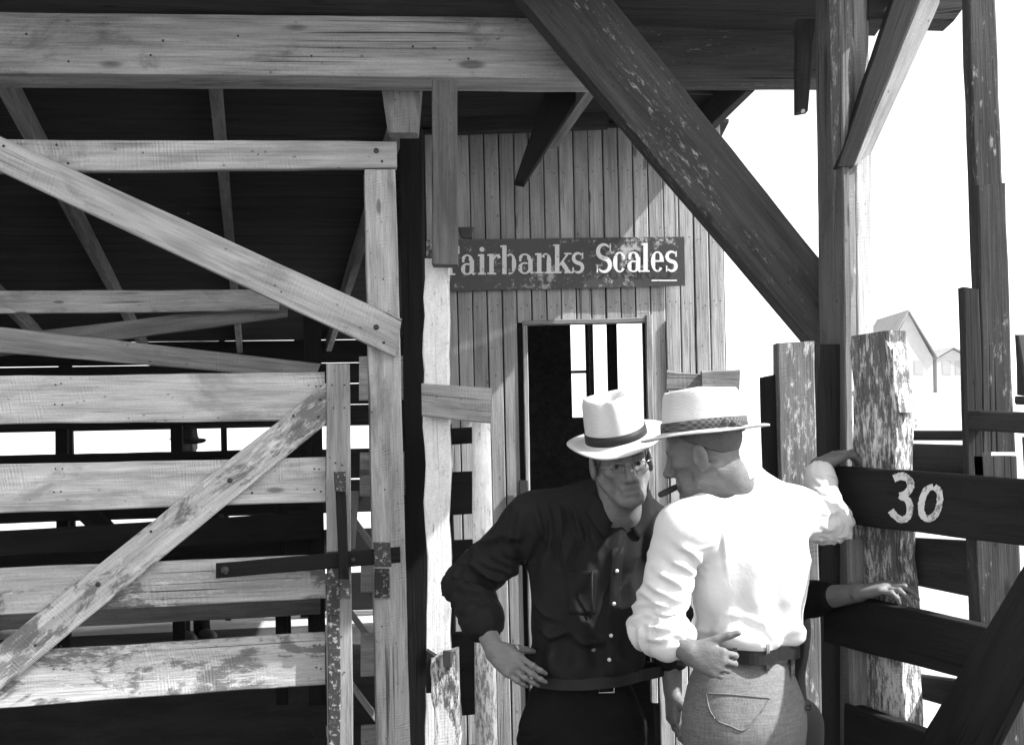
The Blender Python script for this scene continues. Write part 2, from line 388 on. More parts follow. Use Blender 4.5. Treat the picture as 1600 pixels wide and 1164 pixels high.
tpx('hinge_strap', (620, 620), (632, 620), (621, 641), (633, 641), GF(4.87), .012, M_IRON, lg)
tpx('hinge_strap', (625, 732), (637, 732), (626, 752), (638, 752), GF(4.87), .012, M_IRON, lg)
tpx('iron_strip', (612, 703), (625, 703), (613, 768), (626, 768), GF(4.915), .010, M_IRON, lg)
tpx('iron_strip', (613, 769), (626, 769), (615, 988), (628, 988), GF(4.918), .010, M_IRON, lg)
tpx('latch_catch', (661, 694), (679, 694), (662, 719), (680, 719), GF(4.885), .03, M_IRON, lg)
tpx('latch_plate', (662, 721), (678, 721), (662, 751), (678, 751), GF(5.06), .015, M_IRON, lg)

# ================================================================== FENCE BEHIND THE GATE POST
rf = thing('crossed_slat_fence', 'narrow fence of board ends and thin slanting slats behind the gate stile', 'fence', (-.7, 5.6, 0))
for q in (((646, 500), (646, 546), (700, 499), (700, 545)), ((647, 600), (647, 646), (700, 599), (700, 644)), ((648, 714), (648, 746), (700, 712), (700, 744)), ((648, 788), (648, 833), (700, 786), (700, 830)), ((648, 885), (648, 930), (700, 882), (700, 926))):
    tpx('rail', *q, GF(5.55), .04, M_GATE, rf)
for y in (652, 752, 826, 910):
    tpx('slat', (612, y - 26), (612, y - 14), (662, y + 42), (662, y + 54), GF(5.66), .02, M_GREY, rf)
tpx('upright', (637, 640), (646, 640), (634, 700), (642, 700), GF(5.62), .02, M_GREY, rf)
tpx('post', (690, 480), (704, 480), (700, 980), (716, 980), GF(5.64), .08, M_BLACK, rf)

# ================================================================== RAILS DEEPER INSIDE
ig = thing('inner_cross_gate', 'dim inner gate with one level rail and two crossing diagonals inside barn', 'gate', (-2.3, 6.5, 0))
tpx('rail', (130, 433), (130, 457), (563, 431), (563, 453), GF(6.72), .04, M_GATE, ig)
tpx('diagonal', (130, 453), (130, 484), (606, 508), (600, 524), GF(6.62), .04, M_GATE, ig)
tpx('diagonal', (130, 494), (130, 520), (572, 444), (572, 459), GF(6.80), .04, M_GREY, ig)
tpx('rail', (130, 690), (130, 716), (606, 662), (606, 690), GF(6.72), .04, M_BLACK, ig)
tpx('rail', (130, 770), (130, 792), (606, 741), (606, 768), GF(6.72), .04, M_INNER, ig)
tpx('post', (588, 440), (606, 440), (594, 862), (612, 862), GF(6.86), .09, M_BLACK, ig)
tpx('post', (556, 560), (568, 560), (560, 862), (572, 862), GF(6.90), .06, M_BLACK, ig)

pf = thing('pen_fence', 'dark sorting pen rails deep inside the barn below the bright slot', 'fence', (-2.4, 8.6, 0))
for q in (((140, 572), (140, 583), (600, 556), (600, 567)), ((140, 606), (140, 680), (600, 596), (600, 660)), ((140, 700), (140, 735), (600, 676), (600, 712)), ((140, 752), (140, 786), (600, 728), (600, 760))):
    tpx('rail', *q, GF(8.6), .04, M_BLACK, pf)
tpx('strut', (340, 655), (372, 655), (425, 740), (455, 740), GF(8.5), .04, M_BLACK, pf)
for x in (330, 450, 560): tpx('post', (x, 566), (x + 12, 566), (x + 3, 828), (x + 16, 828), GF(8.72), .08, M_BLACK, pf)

# ================================================================== CHUTE FENCE, MIDDLE
cf = thing('chute_fence', 'short chute fence with whitewashed post, round post and one grey top rail', 'fence', (-.2, 4.8, 0))
tpx('whitewashed_post', (713, 400), (739, 401), (717, 1020), (744, 1020), 4.84, .10, M_WHITE, cf, jit=.006, seg=.07)
tpx('rail', (711, 528), (711, 562), (784, 533), (783, 570), 4.77, .035, M_GREY, cf)
pp = [P(773 + i * .9, 566 + i * 55, 4.93) for i in range(9)]
tube('round_post', pp, [.036, .038, .040, .040, .041, .041, .042, .042, .043], M_WHITE, cf, 14, .06)
for y0, y1 in ((573, 590), (619, 663), (690, 720), (786, 872), (905, 960)):
    tpx('rail', (728, y0 + 2), (728, y1 + 3), (772, y0), (772, y1), 5.06, .04, M_BLACK, cf)
tpx('post', (722, 570), (742, 570), (730, 1000), (750, 1000), 5.12, .08, M_BLACK, cf)
tpx('stub_log', (722, 813), (747, 807), (726, 1032), (752, 1032), 4.66, .09, M_SCAB, cf, jit=.008, seg=.05)
tpx('clamp', (733, 806), (742, 806), (734, 823), (743, 823), 4.64, .02, M_STEEL, cf)
tpx('clamp', (716, 806), (727, 812), (716, 850), (724, 850), 4.68, .05, M_BLACK, cf)

# ================================================================== SCALE HOUSE
sh = thing('scale_house', 'small weighing house of narrow vertical boards with open doorway', 'building', (.4, 6.0, 0))
YW = 5.90; XL, XR = -.36, 1.045; DX0, DX1, DZ = .092, .664, 2.148
def roofz(x, y): return 3.165 - .1 * (y - 4.74 - .15 * (x + 2.2)) - .012
px0 = XL; k = 0
while px0 < XR - .01:
    x0, x1 = px0 + .0025, min(px0 + .0675, XR); xm = (x0 + x1) / 2; zt = roofz(xm, YW) - random.uniform(.0, .006)
    yj = random.uniform(-.002, .002)
    zb = .05
    if DX0 - .02 < xm < DX1 + .02:
        zb = DZ
    t3('siding_board', (xm, YW + yj, zt), (xm, YW + yj, zb), (x1 - x0, 0, 0), (0, .018, 0), M_SIDING, sh, jit=.0008, ch=.003, seg=.35)
    px0 += .07; k += 1
def panel(name, x0, x1, y0, y1, z0, z1, mat, parent=sh):
    V = [(x, y, z) for x in (x0, x1) for y in (y0, y1) for z in (z0, z1)]
    F = [(0, 1, 3, 2), (4, 6, 7, 5), (0, 4, 5, 1), (2, 3, 7, 6), (0, 2, 6, 4), (1, 5, 7, 3)]
    c = Vector(((x0 + x1) / 2, (y0 + y1) / 2, (z0 + z1) / 2))
    dims = (x1 - x0, y1 - y0, z1 - z0); ax = max(range(3), key=lambda i: dims[i])
    R = Matrix.Identity(3)
    if ax == 2: R = Matrix(((0, 1, 0), (0, 0, 1), (1, 0, 0))).transposed()
    if ax == 1: R = Matrix(((0, 1, 0), (0, 0, 1), (1, 0, 0)))
    M = Matrix.Translation(c) @ R.to_4x4(); Mi = M.inverted()
    return mesh_obj(name, [Mi @ Vector(v) for v in V], F, mat, parent, M)
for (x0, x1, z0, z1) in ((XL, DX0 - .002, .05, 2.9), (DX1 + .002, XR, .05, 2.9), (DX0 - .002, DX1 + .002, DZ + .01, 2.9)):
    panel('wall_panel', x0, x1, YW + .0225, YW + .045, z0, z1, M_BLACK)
YB = 9.0
for i in range(10):
    y0 = YW + .05 + i * (YB - YW - .05) / 10; y1 = YW + .05 + (i + 1) * (YB - YW - .05) / 10 - .004
    zt = roofz(XR, y1) - .03
    panel('wall_board', XR - .02, XR, y0, y1, .05, zt, M_SIDING)
    panel('wall_board', XL, XL + .02, y0, y1, .05, roofz(XL, y1) - .03, M_SIDING)
# back wall around the windows
W0, W1, W2, W3 = .47, .575, .60, .985
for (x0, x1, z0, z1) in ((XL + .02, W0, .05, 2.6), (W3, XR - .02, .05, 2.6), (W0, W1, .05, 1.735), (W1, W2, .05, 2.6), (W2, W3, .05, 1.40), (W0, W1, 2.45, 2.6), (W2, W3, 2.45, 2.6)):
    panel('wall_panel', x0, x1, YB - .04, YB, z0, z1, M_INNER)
def glass_mat():
    g = G('old_window_glass'); g.b.inputs['Transmission Weight'].default_value = 1; g.b.inputs['IOR'].default_value = 1.02
    return g.finish(.9, .02, .3)
M_GLASS = glass_mat()
win = panel('window', W2, W2 + .03, YB - .06, YB - .041, 1.40, 2.45, M_GREY)
panel('mullion', .727, .80, YB - .06, YB - .041, 1.40, 2.45, M_DARK, win)
panel('mullion', W0, W1, YB - .06, YB - .041, 2.05, 2.07, M_DARK, win)
panel('pane', W2 + .03, .727, YB - .03, YB - .026, 1.40, 2.45, M_GLASS, win)
panel('pane', .80, W3, YB - .03, YB - .026, 1.40, 2.45, M_GLASS, win)
panel('pane', W0, W1, YB - .03, YB - .026, 1.735, 2.45, M_GLASS, win)
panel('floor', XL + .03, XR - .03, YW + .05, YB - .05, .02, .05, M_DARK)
rv = [(XL - .02, YW - .02, roofz(XL, YW) + .004), (XR + .03, YW - .02, roofz(XR, YW) + .004), (XR + .03, YB + .05, roofz(XR, YB) + .004), (XL - .02, YB + .05, roofz(XL, YB) + .004)]
rv2 = [(x, y, z - .02) for x, y, z in rv]
mesh_obj('roof_sheet', [(x, y, z - .008) for x, y, z in rv] + [(x, y, z - .025) for x, y, z in rv], [(0, 1, 2, 3), (4, 7, 6, 5), (0, 4, 5, 1), (1, 5, 6, 2), (2, 6, 7, 3), (3, 7, 4, 0)], M_ROOF, sh)
for o in [o for o in sh.children if o.name.startswith('roof_sheet')]: o.location.z -= .0
tpx('door_jamb', (944, 457), (951, 457), (950, 860), (957, 860), 5.872, .05, M_GREY, sh)
tpx('door_jamb', (816, 464), (821, 464), (823, 866), (828, 866), 5.885, .05, M_GREY, sh)
tpx('door_head', (816, 463), (816, 468), (946, 460), (946, 465), 5.880, .06, M_GREY, sh)
tpx('door_latch', (812, 629), (822, 629), (813, 649), (823, 649), 5.86, .02, M_STEEL, sh)
tpx('siding_strip', (964, 464), (966, 464), (970, 700), (972, 700), 5.885, .012, M_DARK, sh)

def nails(parent, pts, r=.0035):
    V, F = [], []
    for p in pts:
        b = len(V)
        for dy, rr in ((.001, r), (-.0012, r * .8)):
            for k in range(6): V.append(Vector(p) + Vector((rr * math.cos(k * 1.047), dy, rr * math.sin(k * 1.047))))
        F += [tuple(b + 6 + k for k in range(6))] + [(b + k, b + (k + 1) % 6, b + 6 + (k + 1) % 6, b + 6 + k) for k in range(6)]
    o = mesh_obj('nails', V, F, M_STEEL, parent); o['kind'] = 'stuff'; return o
nl = []
for k in range(20):
    x = XL + .035 + k * .07
    for z in (2.52, 2.22, 2.86):
        for dx in (-.015, .014):
            if random.random() < .8: nl.append((x + dx, YW - .004, z + random.uniform(-.015, .015)))
nails(sh, nl, .0032)
def nails_px(parent, pts, Y, r=.0038): nails(parent, [P(x + random.uniform(-2, 2), y + random.uniform(-2, 2), Y) for x, y in pts], r)
nails_px(lg, [(x, y) for x in (600, 606, 330, 338) for y in (530, 552, 617, 640, 800, 825)], GF(4.975))
nails_px(lg, [(x, y) for x in (620, 629) for y in (530, 552, 790, 830, 612)], GF(4.927))
nails_px(gf, [(560, 425), (566, 432), (470, 352), (385, 318), (672, 420), (660, 560), (674, 640), (668, 780), (420, 290), (540, 292)], GF(5.005))
nails_px(barn, [(300, 165), (430, 186), (442, 172), (595, 190), (700, 178), (760, 190), (345, 192), (520, 168)], GF(4.845), .005)

# ------------------------------------------------------------------ enamel sign
def sign_mat():
    g = G('worn_enamel'); c = g.coords(False)
    sp = g.new('SeparateXYZ'); g.link(c, sp.inputs[0])
    n = g.noise(c, 26, 9, .75); big = g.noise(c, 4.5, 4, .6)
    edge = g.math('ADD', g.math('MULTIPLY', n, .62), g.math('MULTIPLY', big, .38))
    wear = g.step(edge, .53, .60)
    v = g.mix(.04, .42, g.math('MULTIPLY', wear, .8))
    v = g.math('MULTIPLY', v, g.math('MULTIPLY_ADD', g.noise(c, 90, 4), .6, .7))
    g.bump(g.math('MULTIPLY', wear, -1.0), .001, .6)
    return g.finish(v, .42, .4)
M_SIGN = sign_mat()
def letter_mat(name, v, thr):
    g = G(name); c = g.coords(False); n = g.noise(c, 70, 8, .75); n2 = g.noise(c, 9, 4)
    wear = g.step(g.math('ADD', g.math('MULTIPLY', n, .6), g.math('MULTIPLY', n2, .4)), thr, thr + .05)
    return g.finish(g.mix(v, .12, wear), .5, .3)
M_LETTER = letter_mat('cream_lettering', .62, .57)
sgn = tpx('scale_sign', (716, 379.5), (716, 433.5), (984, 376), (985, 427), 5.868, .006, M_SIGN, None, jit=.0006, ch=.001)
tag(sgn, 'long dark enamel sign with pale serif lettering above the doorway', 'sign')
YS = 5.8655
def sp_(x, y): return (720 + x / 5.0, 350 + y / 5.0)
class Glyphs:
    def __init__(s): s.V = []; s.F = []; s.k = 0
    def quadstrip(s, L, R):
        s.k += 1; off = YS - .00012 * s.k; b = len(s.V)
        for a, c in zip(L, R): s.V += [P(*sp_(*a), off), P(*sp_(*c), off)]
        for i in range(len(L) - 1): s.F.append((b + 2 * i, b + 2 * i + 1, b + 2 * i + 3, b + 2 * i + 2))
    def rect(s, x0, y0, x1, y1): s.quadstrip([(x0, y0), (x0, y1)], [(x1, y0), (x1, y1)])
    def arc(s, cx, cy, rx, ry, a0, a1, wide, thin=9, n=18):   # stress on the sides like a serif face
        L, R = [], []
        for i in range(n + 1):
            a = math.radians(a0 + (a1 - a0) * i / n); wd = thin + (wide - thin) * abs(math.cos(a)) ** 1.3
            c_, s_ = math.cos(a), math.sin(a)
            L.append((cx + rx * c_, cy - ry * s_)); R.append((cx + (rx - wd) * c_, cy - (ry - max(thin, wd * .5)) * s_))
        s.quadstrip(L, R)
    def path(s, pts, wd):
        L, R = [], []
        for i, (x, y) in enumerate(pts):
            x0, y0 = pts[max(i - 1, 0)]; x1, y1 = pts[min(i + 1, len(pts) - 1)]
            d = math.hypot(x1 - x0, y1 - y0); nx, ny = -(y1 - y0) / d, (x1 - x0) / d
            h = (wd[i] if isinstance(wd, (list, tuple)) else wd) / 2
            L.append((x + nx * h, y + ny * h)); R.append((x - nx * h, y - ny * h))
        s.quadstrip(L, R)
gl = Glyphs()
def base(x): return 330 - (x - 100) * .0165
def let(ch, x0, x1):
    b = base((x0 + x1) / 2); xh = 106; t = b - xh; asc = b - 150; w_ = x1 - x0; st = 23
    if ch == 'F':
        gl.rect(x0 + 12, asc, x0 + 38, b); gl.rect(x0, b - 9, x0 + 52, b); gl.rect(x0, asc, x1, asc + 10)
        gl.rect(x1 - 9, asc, x1, asc + 40); gl.rect(x0 + 36, b - 82, x1 - 16, b - 73); gl.rect(x1 - 22, b - 94, x1 - 15, b - 60)
    if ch == 'a':
        gl.rect(x1 - st - 8, t + 28, x1 - 8, b - 8); gl.path([(x1 - 24, b - 16), (x1 - 10, b - 3), (x1 + 1, b - 9)], [12, 11, 6])
        gl.arc(x0 + w_ * .42, t + 32, w_ * .42 - 1, 32, 0, 160, 22, 9); gl.path([(x0 + 6, t + 30), (x0 + 18, t + 30)], 22)
        gl.arc(x0 + w_ * .42, b - 30, w_ * .42, 31, 60, 330, 22, 9)
    if ch == 'i' or ch == 'l':
        tt = t if ch == 'i' else asc; c = (x0 + x1) / 2
        gl.rect(c - st / 2, tt, c + st / 2, b); gl.rect(x0, b - 9, x1, b); gl.path([(x0, tt + 6), (c, tt + 4)], 10)
        if ch == 'i': gl.arc(c, t - 25, 13, 13, 0, 360, 13, 12)
    if ch == 'r':
        gl.rect(x0 + 10, t, x0 + 10 + st, b); gl.rect(x0, b - 9, x0 + 46, b); gl.path([(x0, t + 6), (x0 + 20, t + 4)], 10)
        gl.path([(x0 + 30, t + 30), (x0 + 42, t + 10), (x1 - 10, t + 6), (x1 - 6, t + 22)], [8, 11, 16, 20])
    if ch == 'b':
        gl.rect(x0 + 6, asc, x0 + 6 + st, b); gl.path([(x0 - 4, asc + 6), (x0 + 18, asc + 4)], 10)
        gl.arc(x1 - 30, b - 53, 31, 54, -110, 125, 23, 9)
    if ch in 'nk':
        tt = t if ch == 'n' else asc
        gl.rect(x0 + 10, tt, x0 + 10 + st, b); gl.rect(x0, b - 9, x0 + 44, b); gl.path([(x0, tt + 6), (x0 + 20, tt + 4)], 10)
        if ch == 'n':
            gl.rect(x1 - 10 - st, t + 36, x1 - 10, b); gl.rect(x1 - 44, b - 9, x1, b); gl.arc(x1 - 37, t + 38, 27, 38, 0, 150, 22, 9)
        else:
            gl.path([(x0 + 32, b - 40), (x1 - 22, t + 4)], 9); gl.rect(x1 - 42, t, x1 - 4, t + 8); gl.path([(x0 + 46, b - 58), (x1 - 18, b - 4)], 22); gl.rect(x1 - 42, b - 9, x1 + 2, b)
    if ch in 'sS':
        tt = t if ch == 's' else asc; h = b - tt; wd = 20 if ch == 's' else 24; c = (x0 + x1) / 2; rx = w_ / 2 - 6
        pts = []
        for i in range(25):
            u = i / 24
            a = math.radians(35 + 235 * (u / .5)) if u < .5 else math.radians(90 - 235 * ((u - .5) / .5))
            yy = tt + h * .26 if u < .5 else tt + h * .74
            pts.append((c + rx * math.cos(a) * .9, yy - h * .23 * math.sin(a)))
        wl = [7 + (wd - 7) * math.sin(math.pi * i / 24) ** .8 for i in range(25)]
        gl.path(pts, wl); gl.rect(x1 - 12, tt, x1 - 5, tt + h * .28); gl.rect(x0 + 3, b - h * .28, x0 + 10, b)
    if ch in 'ce':
        gl.arc(x0 + w_ * .5, b - 53, w_ * .48, 54, 40 if ch == 'c' else 0, 320, 23, 9)
        if ch == 'c': gl.path([(x1 - 18, t + 26), (x1 - 8, t + 28)], 24)
        else: gl.rect(x0 + 14, b - 60, x1 - 3, b - 51)
for ch, a, b_ in (('F', 78, 152), ('a', 160, 236), ('i', 248, 290), ('r', 297, 364), ('b', 368, 446), ('a', 456, 540), ('n', 545, 638), ('k', 638, 738), ('s', 736, 800),
                  ('S', 862, 944), ('c', 948, 1020), ('a', 1024, 1100), ('l', 1098, 1140), ('e', 1145, 1216), ('s', 1222, 1286)):
    let(ch, a, b_)
gl.rect(1150, 354, 1282, 361)
for i in range(0): pass
lo_ = mesh_obj('lettering', gl.V, gl.F, M_LETTER, sgn, recalc=False)
hk = tpx('hook', (748, 366), (765, 366), (752, 377), (762, 377), 5.84, .03, M_STEEL, sh)

# ================================================================== BROKEN RAIL BEHIND THE HATS
bf = thing('broken_rail', 'short broken grey rail ends showing just above the hats', 'fence', (.9, 5.0, 0))
tpx('rail', (965, 515), (966, 534), (1004, 519), (1002, 534), 5.0, .04, M_GREY, bf, jit=.005, seg=.04)
tpx('rail', (1003, 516), (1004, 545), (1043, 514), (1042, 545), 4.97, .04, M_GREY, bf, jit=.005, seg=.04)
tpx('post', (1010, 520), (1036, 520), (1018, 1000), (1044, 1000), 5.03, .08, M_DARK, bf)

# ================================================================== NUMBERED FENCE, RIGHT
nf = thing('numbered_corral_fence', 'black corral fence with 30 painted on its top board', 'fence', (1.15, 3.4, 0))
F0 = FEN()
topb = tpx('fence_board', (1137, 614), (1139, 673), (1450, 635), (1450, 711), F0, .045, M_FENCE, nf, jit=.002, label='black top board painted with the number 30')
tpx('fence_board', (1129, 744), (1129, 796), (1450, 815), (1450, 884), F0, .045, M_FENCE, nf)
tpx('fence_board', (1150, 860), (1150, 912), (1450, 968), (1450, 1044), F0, .045, M_FENCE, nf)
# painted digits
def paint_mat():
    g = G('brushed_white_paint'); c = g.coords(False); n = g.noise(c, 60, 8, .75); n2 = g.noise(c, 12, 4)
    wear = g.step(g.math('ADD', g.math('MULTIPLY', n, .6), g.math('MULTIPLY', n2, .4)), .50, .62)
    return g.finish(g.mix(.62, .12, wear), .8, .2)
M_PAINT = paint_mat()
DV, DF = [], []
def stroke(pts, wd, lift):
    pts = [(1100 + x / 3.815, 580 + y / 3.815) for x, y in pts]; b = len(DV); n = len(pts)
    for i, (x, y) in enumerate(pts):
        x0, y0 = pts[max(i - 1, 0)]; x1, y1 = pts[min(i + 1, n - 1)]
        d = math.hypot(x1 - x0, y1 - y0) or 1; nx_, ny_ = -(y1 - y0) / d, (x1 - x0) / d
        h = wd / 3.815 / 2 * random.uniform(.86, 1.12)
        Yf = FEN(-lift)
        DV.append(P(x + nx_ * h, y + ny_ * h, Yf)); DV.append(P(x - nx_ * h, y - ny_ * h, Yf))
    for i in range(n - 1): DF.append((b + 2 * i, b + 2 * i + 1, b + 2 * i + 3, b + 2 * i + 2))
def smooth_pts(cp, n=7):
    out = []
    for i in range(len(cp) - 1):
        p0, p1, p2, p3 = cp[max(i - 1, 0)], cp[i], cp[i + 1], cp[min(i + 2, len(cp) - 1)]
        for k in range(n):
            t = k / n
            out.append(tuple(.5 * (2 * p1[j] + (p2[j] - p0[j]) * t + (2 * p0[j] - 5 * p1[j] + 4 * p2[j] - p3[j]) * t * t + (3 * p1[j] - p0[j] - 3 * p2[j] + p3[j]) * t ** 3) for j in (0, 1)))
    out.append(cp[-1]); return out
stroke(smooth_pts([(388, 180), (420, 170), (448, 185), (455, 212), (436, 240), (412, 250)]), 30, .004)
stroke(smooth_pts([(410, 247), (440, 262), (452, 292), (446, 328), (420, 343), (392, 326), (376, 306)]), 27, .0046)
stroke(smooth_pts([(545, 212), (520, 222), (502, 258), (496, 300), (506, 330), (530, 338), (556, 318), (570, 275), (568, 232), (548, 212)]), 26, .004)
mesh_obj('painted_number', DV, DF, M_PAINT, topb, recalc=False)
# posts behind the boards
FP = FEN(.06)
tpx('whitewashed_post', (1156, 477), (1196, 474), (1165, 1030), (1221, 1030), FEN(.10), .07, M_SCAB, nf, jit=.008, seg=.05, label='wide split post with flaking whitewash')
tpx('split_edge', (1192, 480), (1199, 494), (1199, 560), (1207, 560), FEN(.09), .06, M_SCAB, nf, jit=.006, seg=.04)
tpx('post', (1081, 486), (1119, 484), (1092, 1010), (1130, 1010), 4.32, .08, M_OLD, nf, jit=.0016)
tpx('plank', (1112, 488), (1150, 488), (1120, 1010), (1158, 1010), 4.42, .04, M_BLACK, nf)  # added filler board: black wood stands in for the shade between these posts
tpx('post', (1067, 521), (1080, 519), (1078, 1000), (1091, 1000), 4.36, .08, M_BLACK, nf)
tpx('post', (1277, 40), (1304, 40), (1295, 575), (1325, 575), 3.44, .06, M_BRACE, nf, jit=.0016, label='tall dark post rising out of the fence')
tpx('post_splice', (1289, 322), (1318, 320), (1294, 600), (1328, 600), 3.40, .03, M_BRACE, nf)
tpx('post_splice', (1273, 428), (1291, 430), (1279, 640), (1297, 640), 3.40, .04, M_DARK, nf)
tpx('post', (1284, 604), (1330, 604), (1302, 1120), (1348, 1120), 3.40, .08, M_BRACE, nf)
tpx('rail', (1200, 577), (1200, 587), (1284, 577), (1284, 588), FEN(.36), .04, M_DARK, nf)
tpx('rail', (1198, 590), (1198, 640), (1292, 592), (1292, 650), FEN(.33), .04, M_DARK, nf)
tpx('rail', (1279, 556), (1279, 577), (1450, 564), (1450, 587), FEN(.11), .04, M_DARK, nf)
tpx('plank', (1334, 584), (1362, 585), (1338, 690), (1366, 692), FEN(.14), .03, M_BRACE, nf)
tpx('plank', (1364, 585), (1396, 586), (1368, 692), (1398, 694), FEN(.15), .03, M_DARK, nf)
tpx('plank', (1206, 688), (1206, 735), (1300, 692), (1300, 754), FEN(.24), .03, M_DARK, nf)
tpx('plank', (1206, 828), (1206, 850), (1300, 840), (1300, 876), FEN(.24), .03, M_DARK, nf)
tpx('slanting_plank', (1352, 690), (1408, 690), (1212, 925), (1275, 960), FEN(-.05), .04, M_FENCE, nf)
tpx('wall_board', (1151, 690), (1157, 690), (1158, 1000), (1164, 1000), FEN(.02), .05, M_GREY, nf)
tpx('post', (1420, 600), (1448, 600), (1436, 1220), (1464, 1220), FEN(.05), .10, M_DARK, nf)
tpx('batten', (1327, 541), (1327, 550), (1450, 546), (1450, 556), FEN(.10), .03, M_DARK, nf)
tpx('batten', (1326, 478), (1331, 478), (1329, 541), (1340, 541), FEN(.11), .03, M_DARK, nf)

# ================================================================== FAR THINGS
M_FARW = plain('pale_clapboard', .42, .9, .1, 3, .3); M_FARR = plain('grey_shingles', .32, .9, .1, 4, .4)
def gable(name, label, pxl, pxr, ybase, yeave, yapex, Y, depth, loc_group=None):
    a = P(pxl, ybase, Y); b = P(pxr, ybase, Y); x0, x1 = a.x, b.x; zb = min(a.z, b.z)
    ze = P(pxl, yeave, Y).z; za = P((pxl + pxr) / 2, yapex, Y).z; xm = (x0 + x1) / 2
    zb = gz(xm, Y) - .3
    t = thing(name, label, 'building', (xm, Y, zb))
    V = [(x0, Y, zb), (x1, Y, zb), (x1, Y, ze), (xm, Y, za), (x0, Y, ze)]; V += [(x, y + depth, z) for x, y, z in V]
    mesh_obj('wall', V, [(0, 1, 2, 3, 4), (5, 9, 8, 7, 6), (0, 5, 6, 1), (1, 6, 7, 2), (0, 4, 9, 5)], M_FARW, t)
    for xe in (x0, x1):
        s = -1 if xe == x0 else 1
        q = [(xm, Y - .3, za + .12), (xe + s * .4, Y - .3, ze - .1), (xe + s * .4, Y + depth + .3, ze - .1), (xm, Y + depth + .3, za + .12)]
        q += [(x, y, z + .15) for x, y, z in q]
        mesh_obj('roof', q, [(0, 1, 2, 3), (4, 7, 6, 5), (0, 4, 5, 1), (1, 5, 6, 2), (2, 6, 7, 3), (3, 7, 4, 0)], M_FARR, t)
    wd = (x1 - x0)
    for fx in (.3, .7):
        V = [(x0 + wd * fx - .4, Y - .03, ze - 1.4), (x0 + wd * fx + .4, Y - .03, ze - 1.4), (x0 + wd * fx + .4, Y - .03, ze - .2), (x0 + wd * fx - .4, Y - .03, ze - .2)]
        V += [(x, y + .05, z) for x, y, z in V]
        mesh_obj('window', V, [(0, 1, 2, 3), (4, 7, 6, 5), (0, 4, 5, 1), (1, 5, 6, 2), (2, 6, 7, 3), (3, 7, 4, 0)], M_FARR, t)
    return t
gable('gabled_house', 'faint pale gabled house far off beyond the fence', 1194, 1243, 540, 503, 455, 110, 9)
gable('low_shed', 'faint low pale shed beside the far gabled house', 1247, 1281, 538, 503, 493, 112, 8)
# far pasture fence
ff = thing('pasture_fence', 'thin pale pasture fence far beyond the corral', 'fence', (25, 78, gz(25, 78)))
for i in range(15):
    x = -6 + i * 4.5; z = gz(x, 78)
    t3('post', (x, 78, z - .1), (x, 78, z + 1.3), (.14, 0, 0), (0, .12, 0), M_GATE, ff, seg=2)
for h in (.5, .9, 1.25):
    for i in range(14):
        x = -6 + i * 4.5
        t3('rail', (x, 77.95, gz(x, 78) + h), (x + 4.45, 77.95, gz(x + 4.5, 78) + h), (0, 0, .12), (0, .04, 0), M_LIME, ff, seg=9)

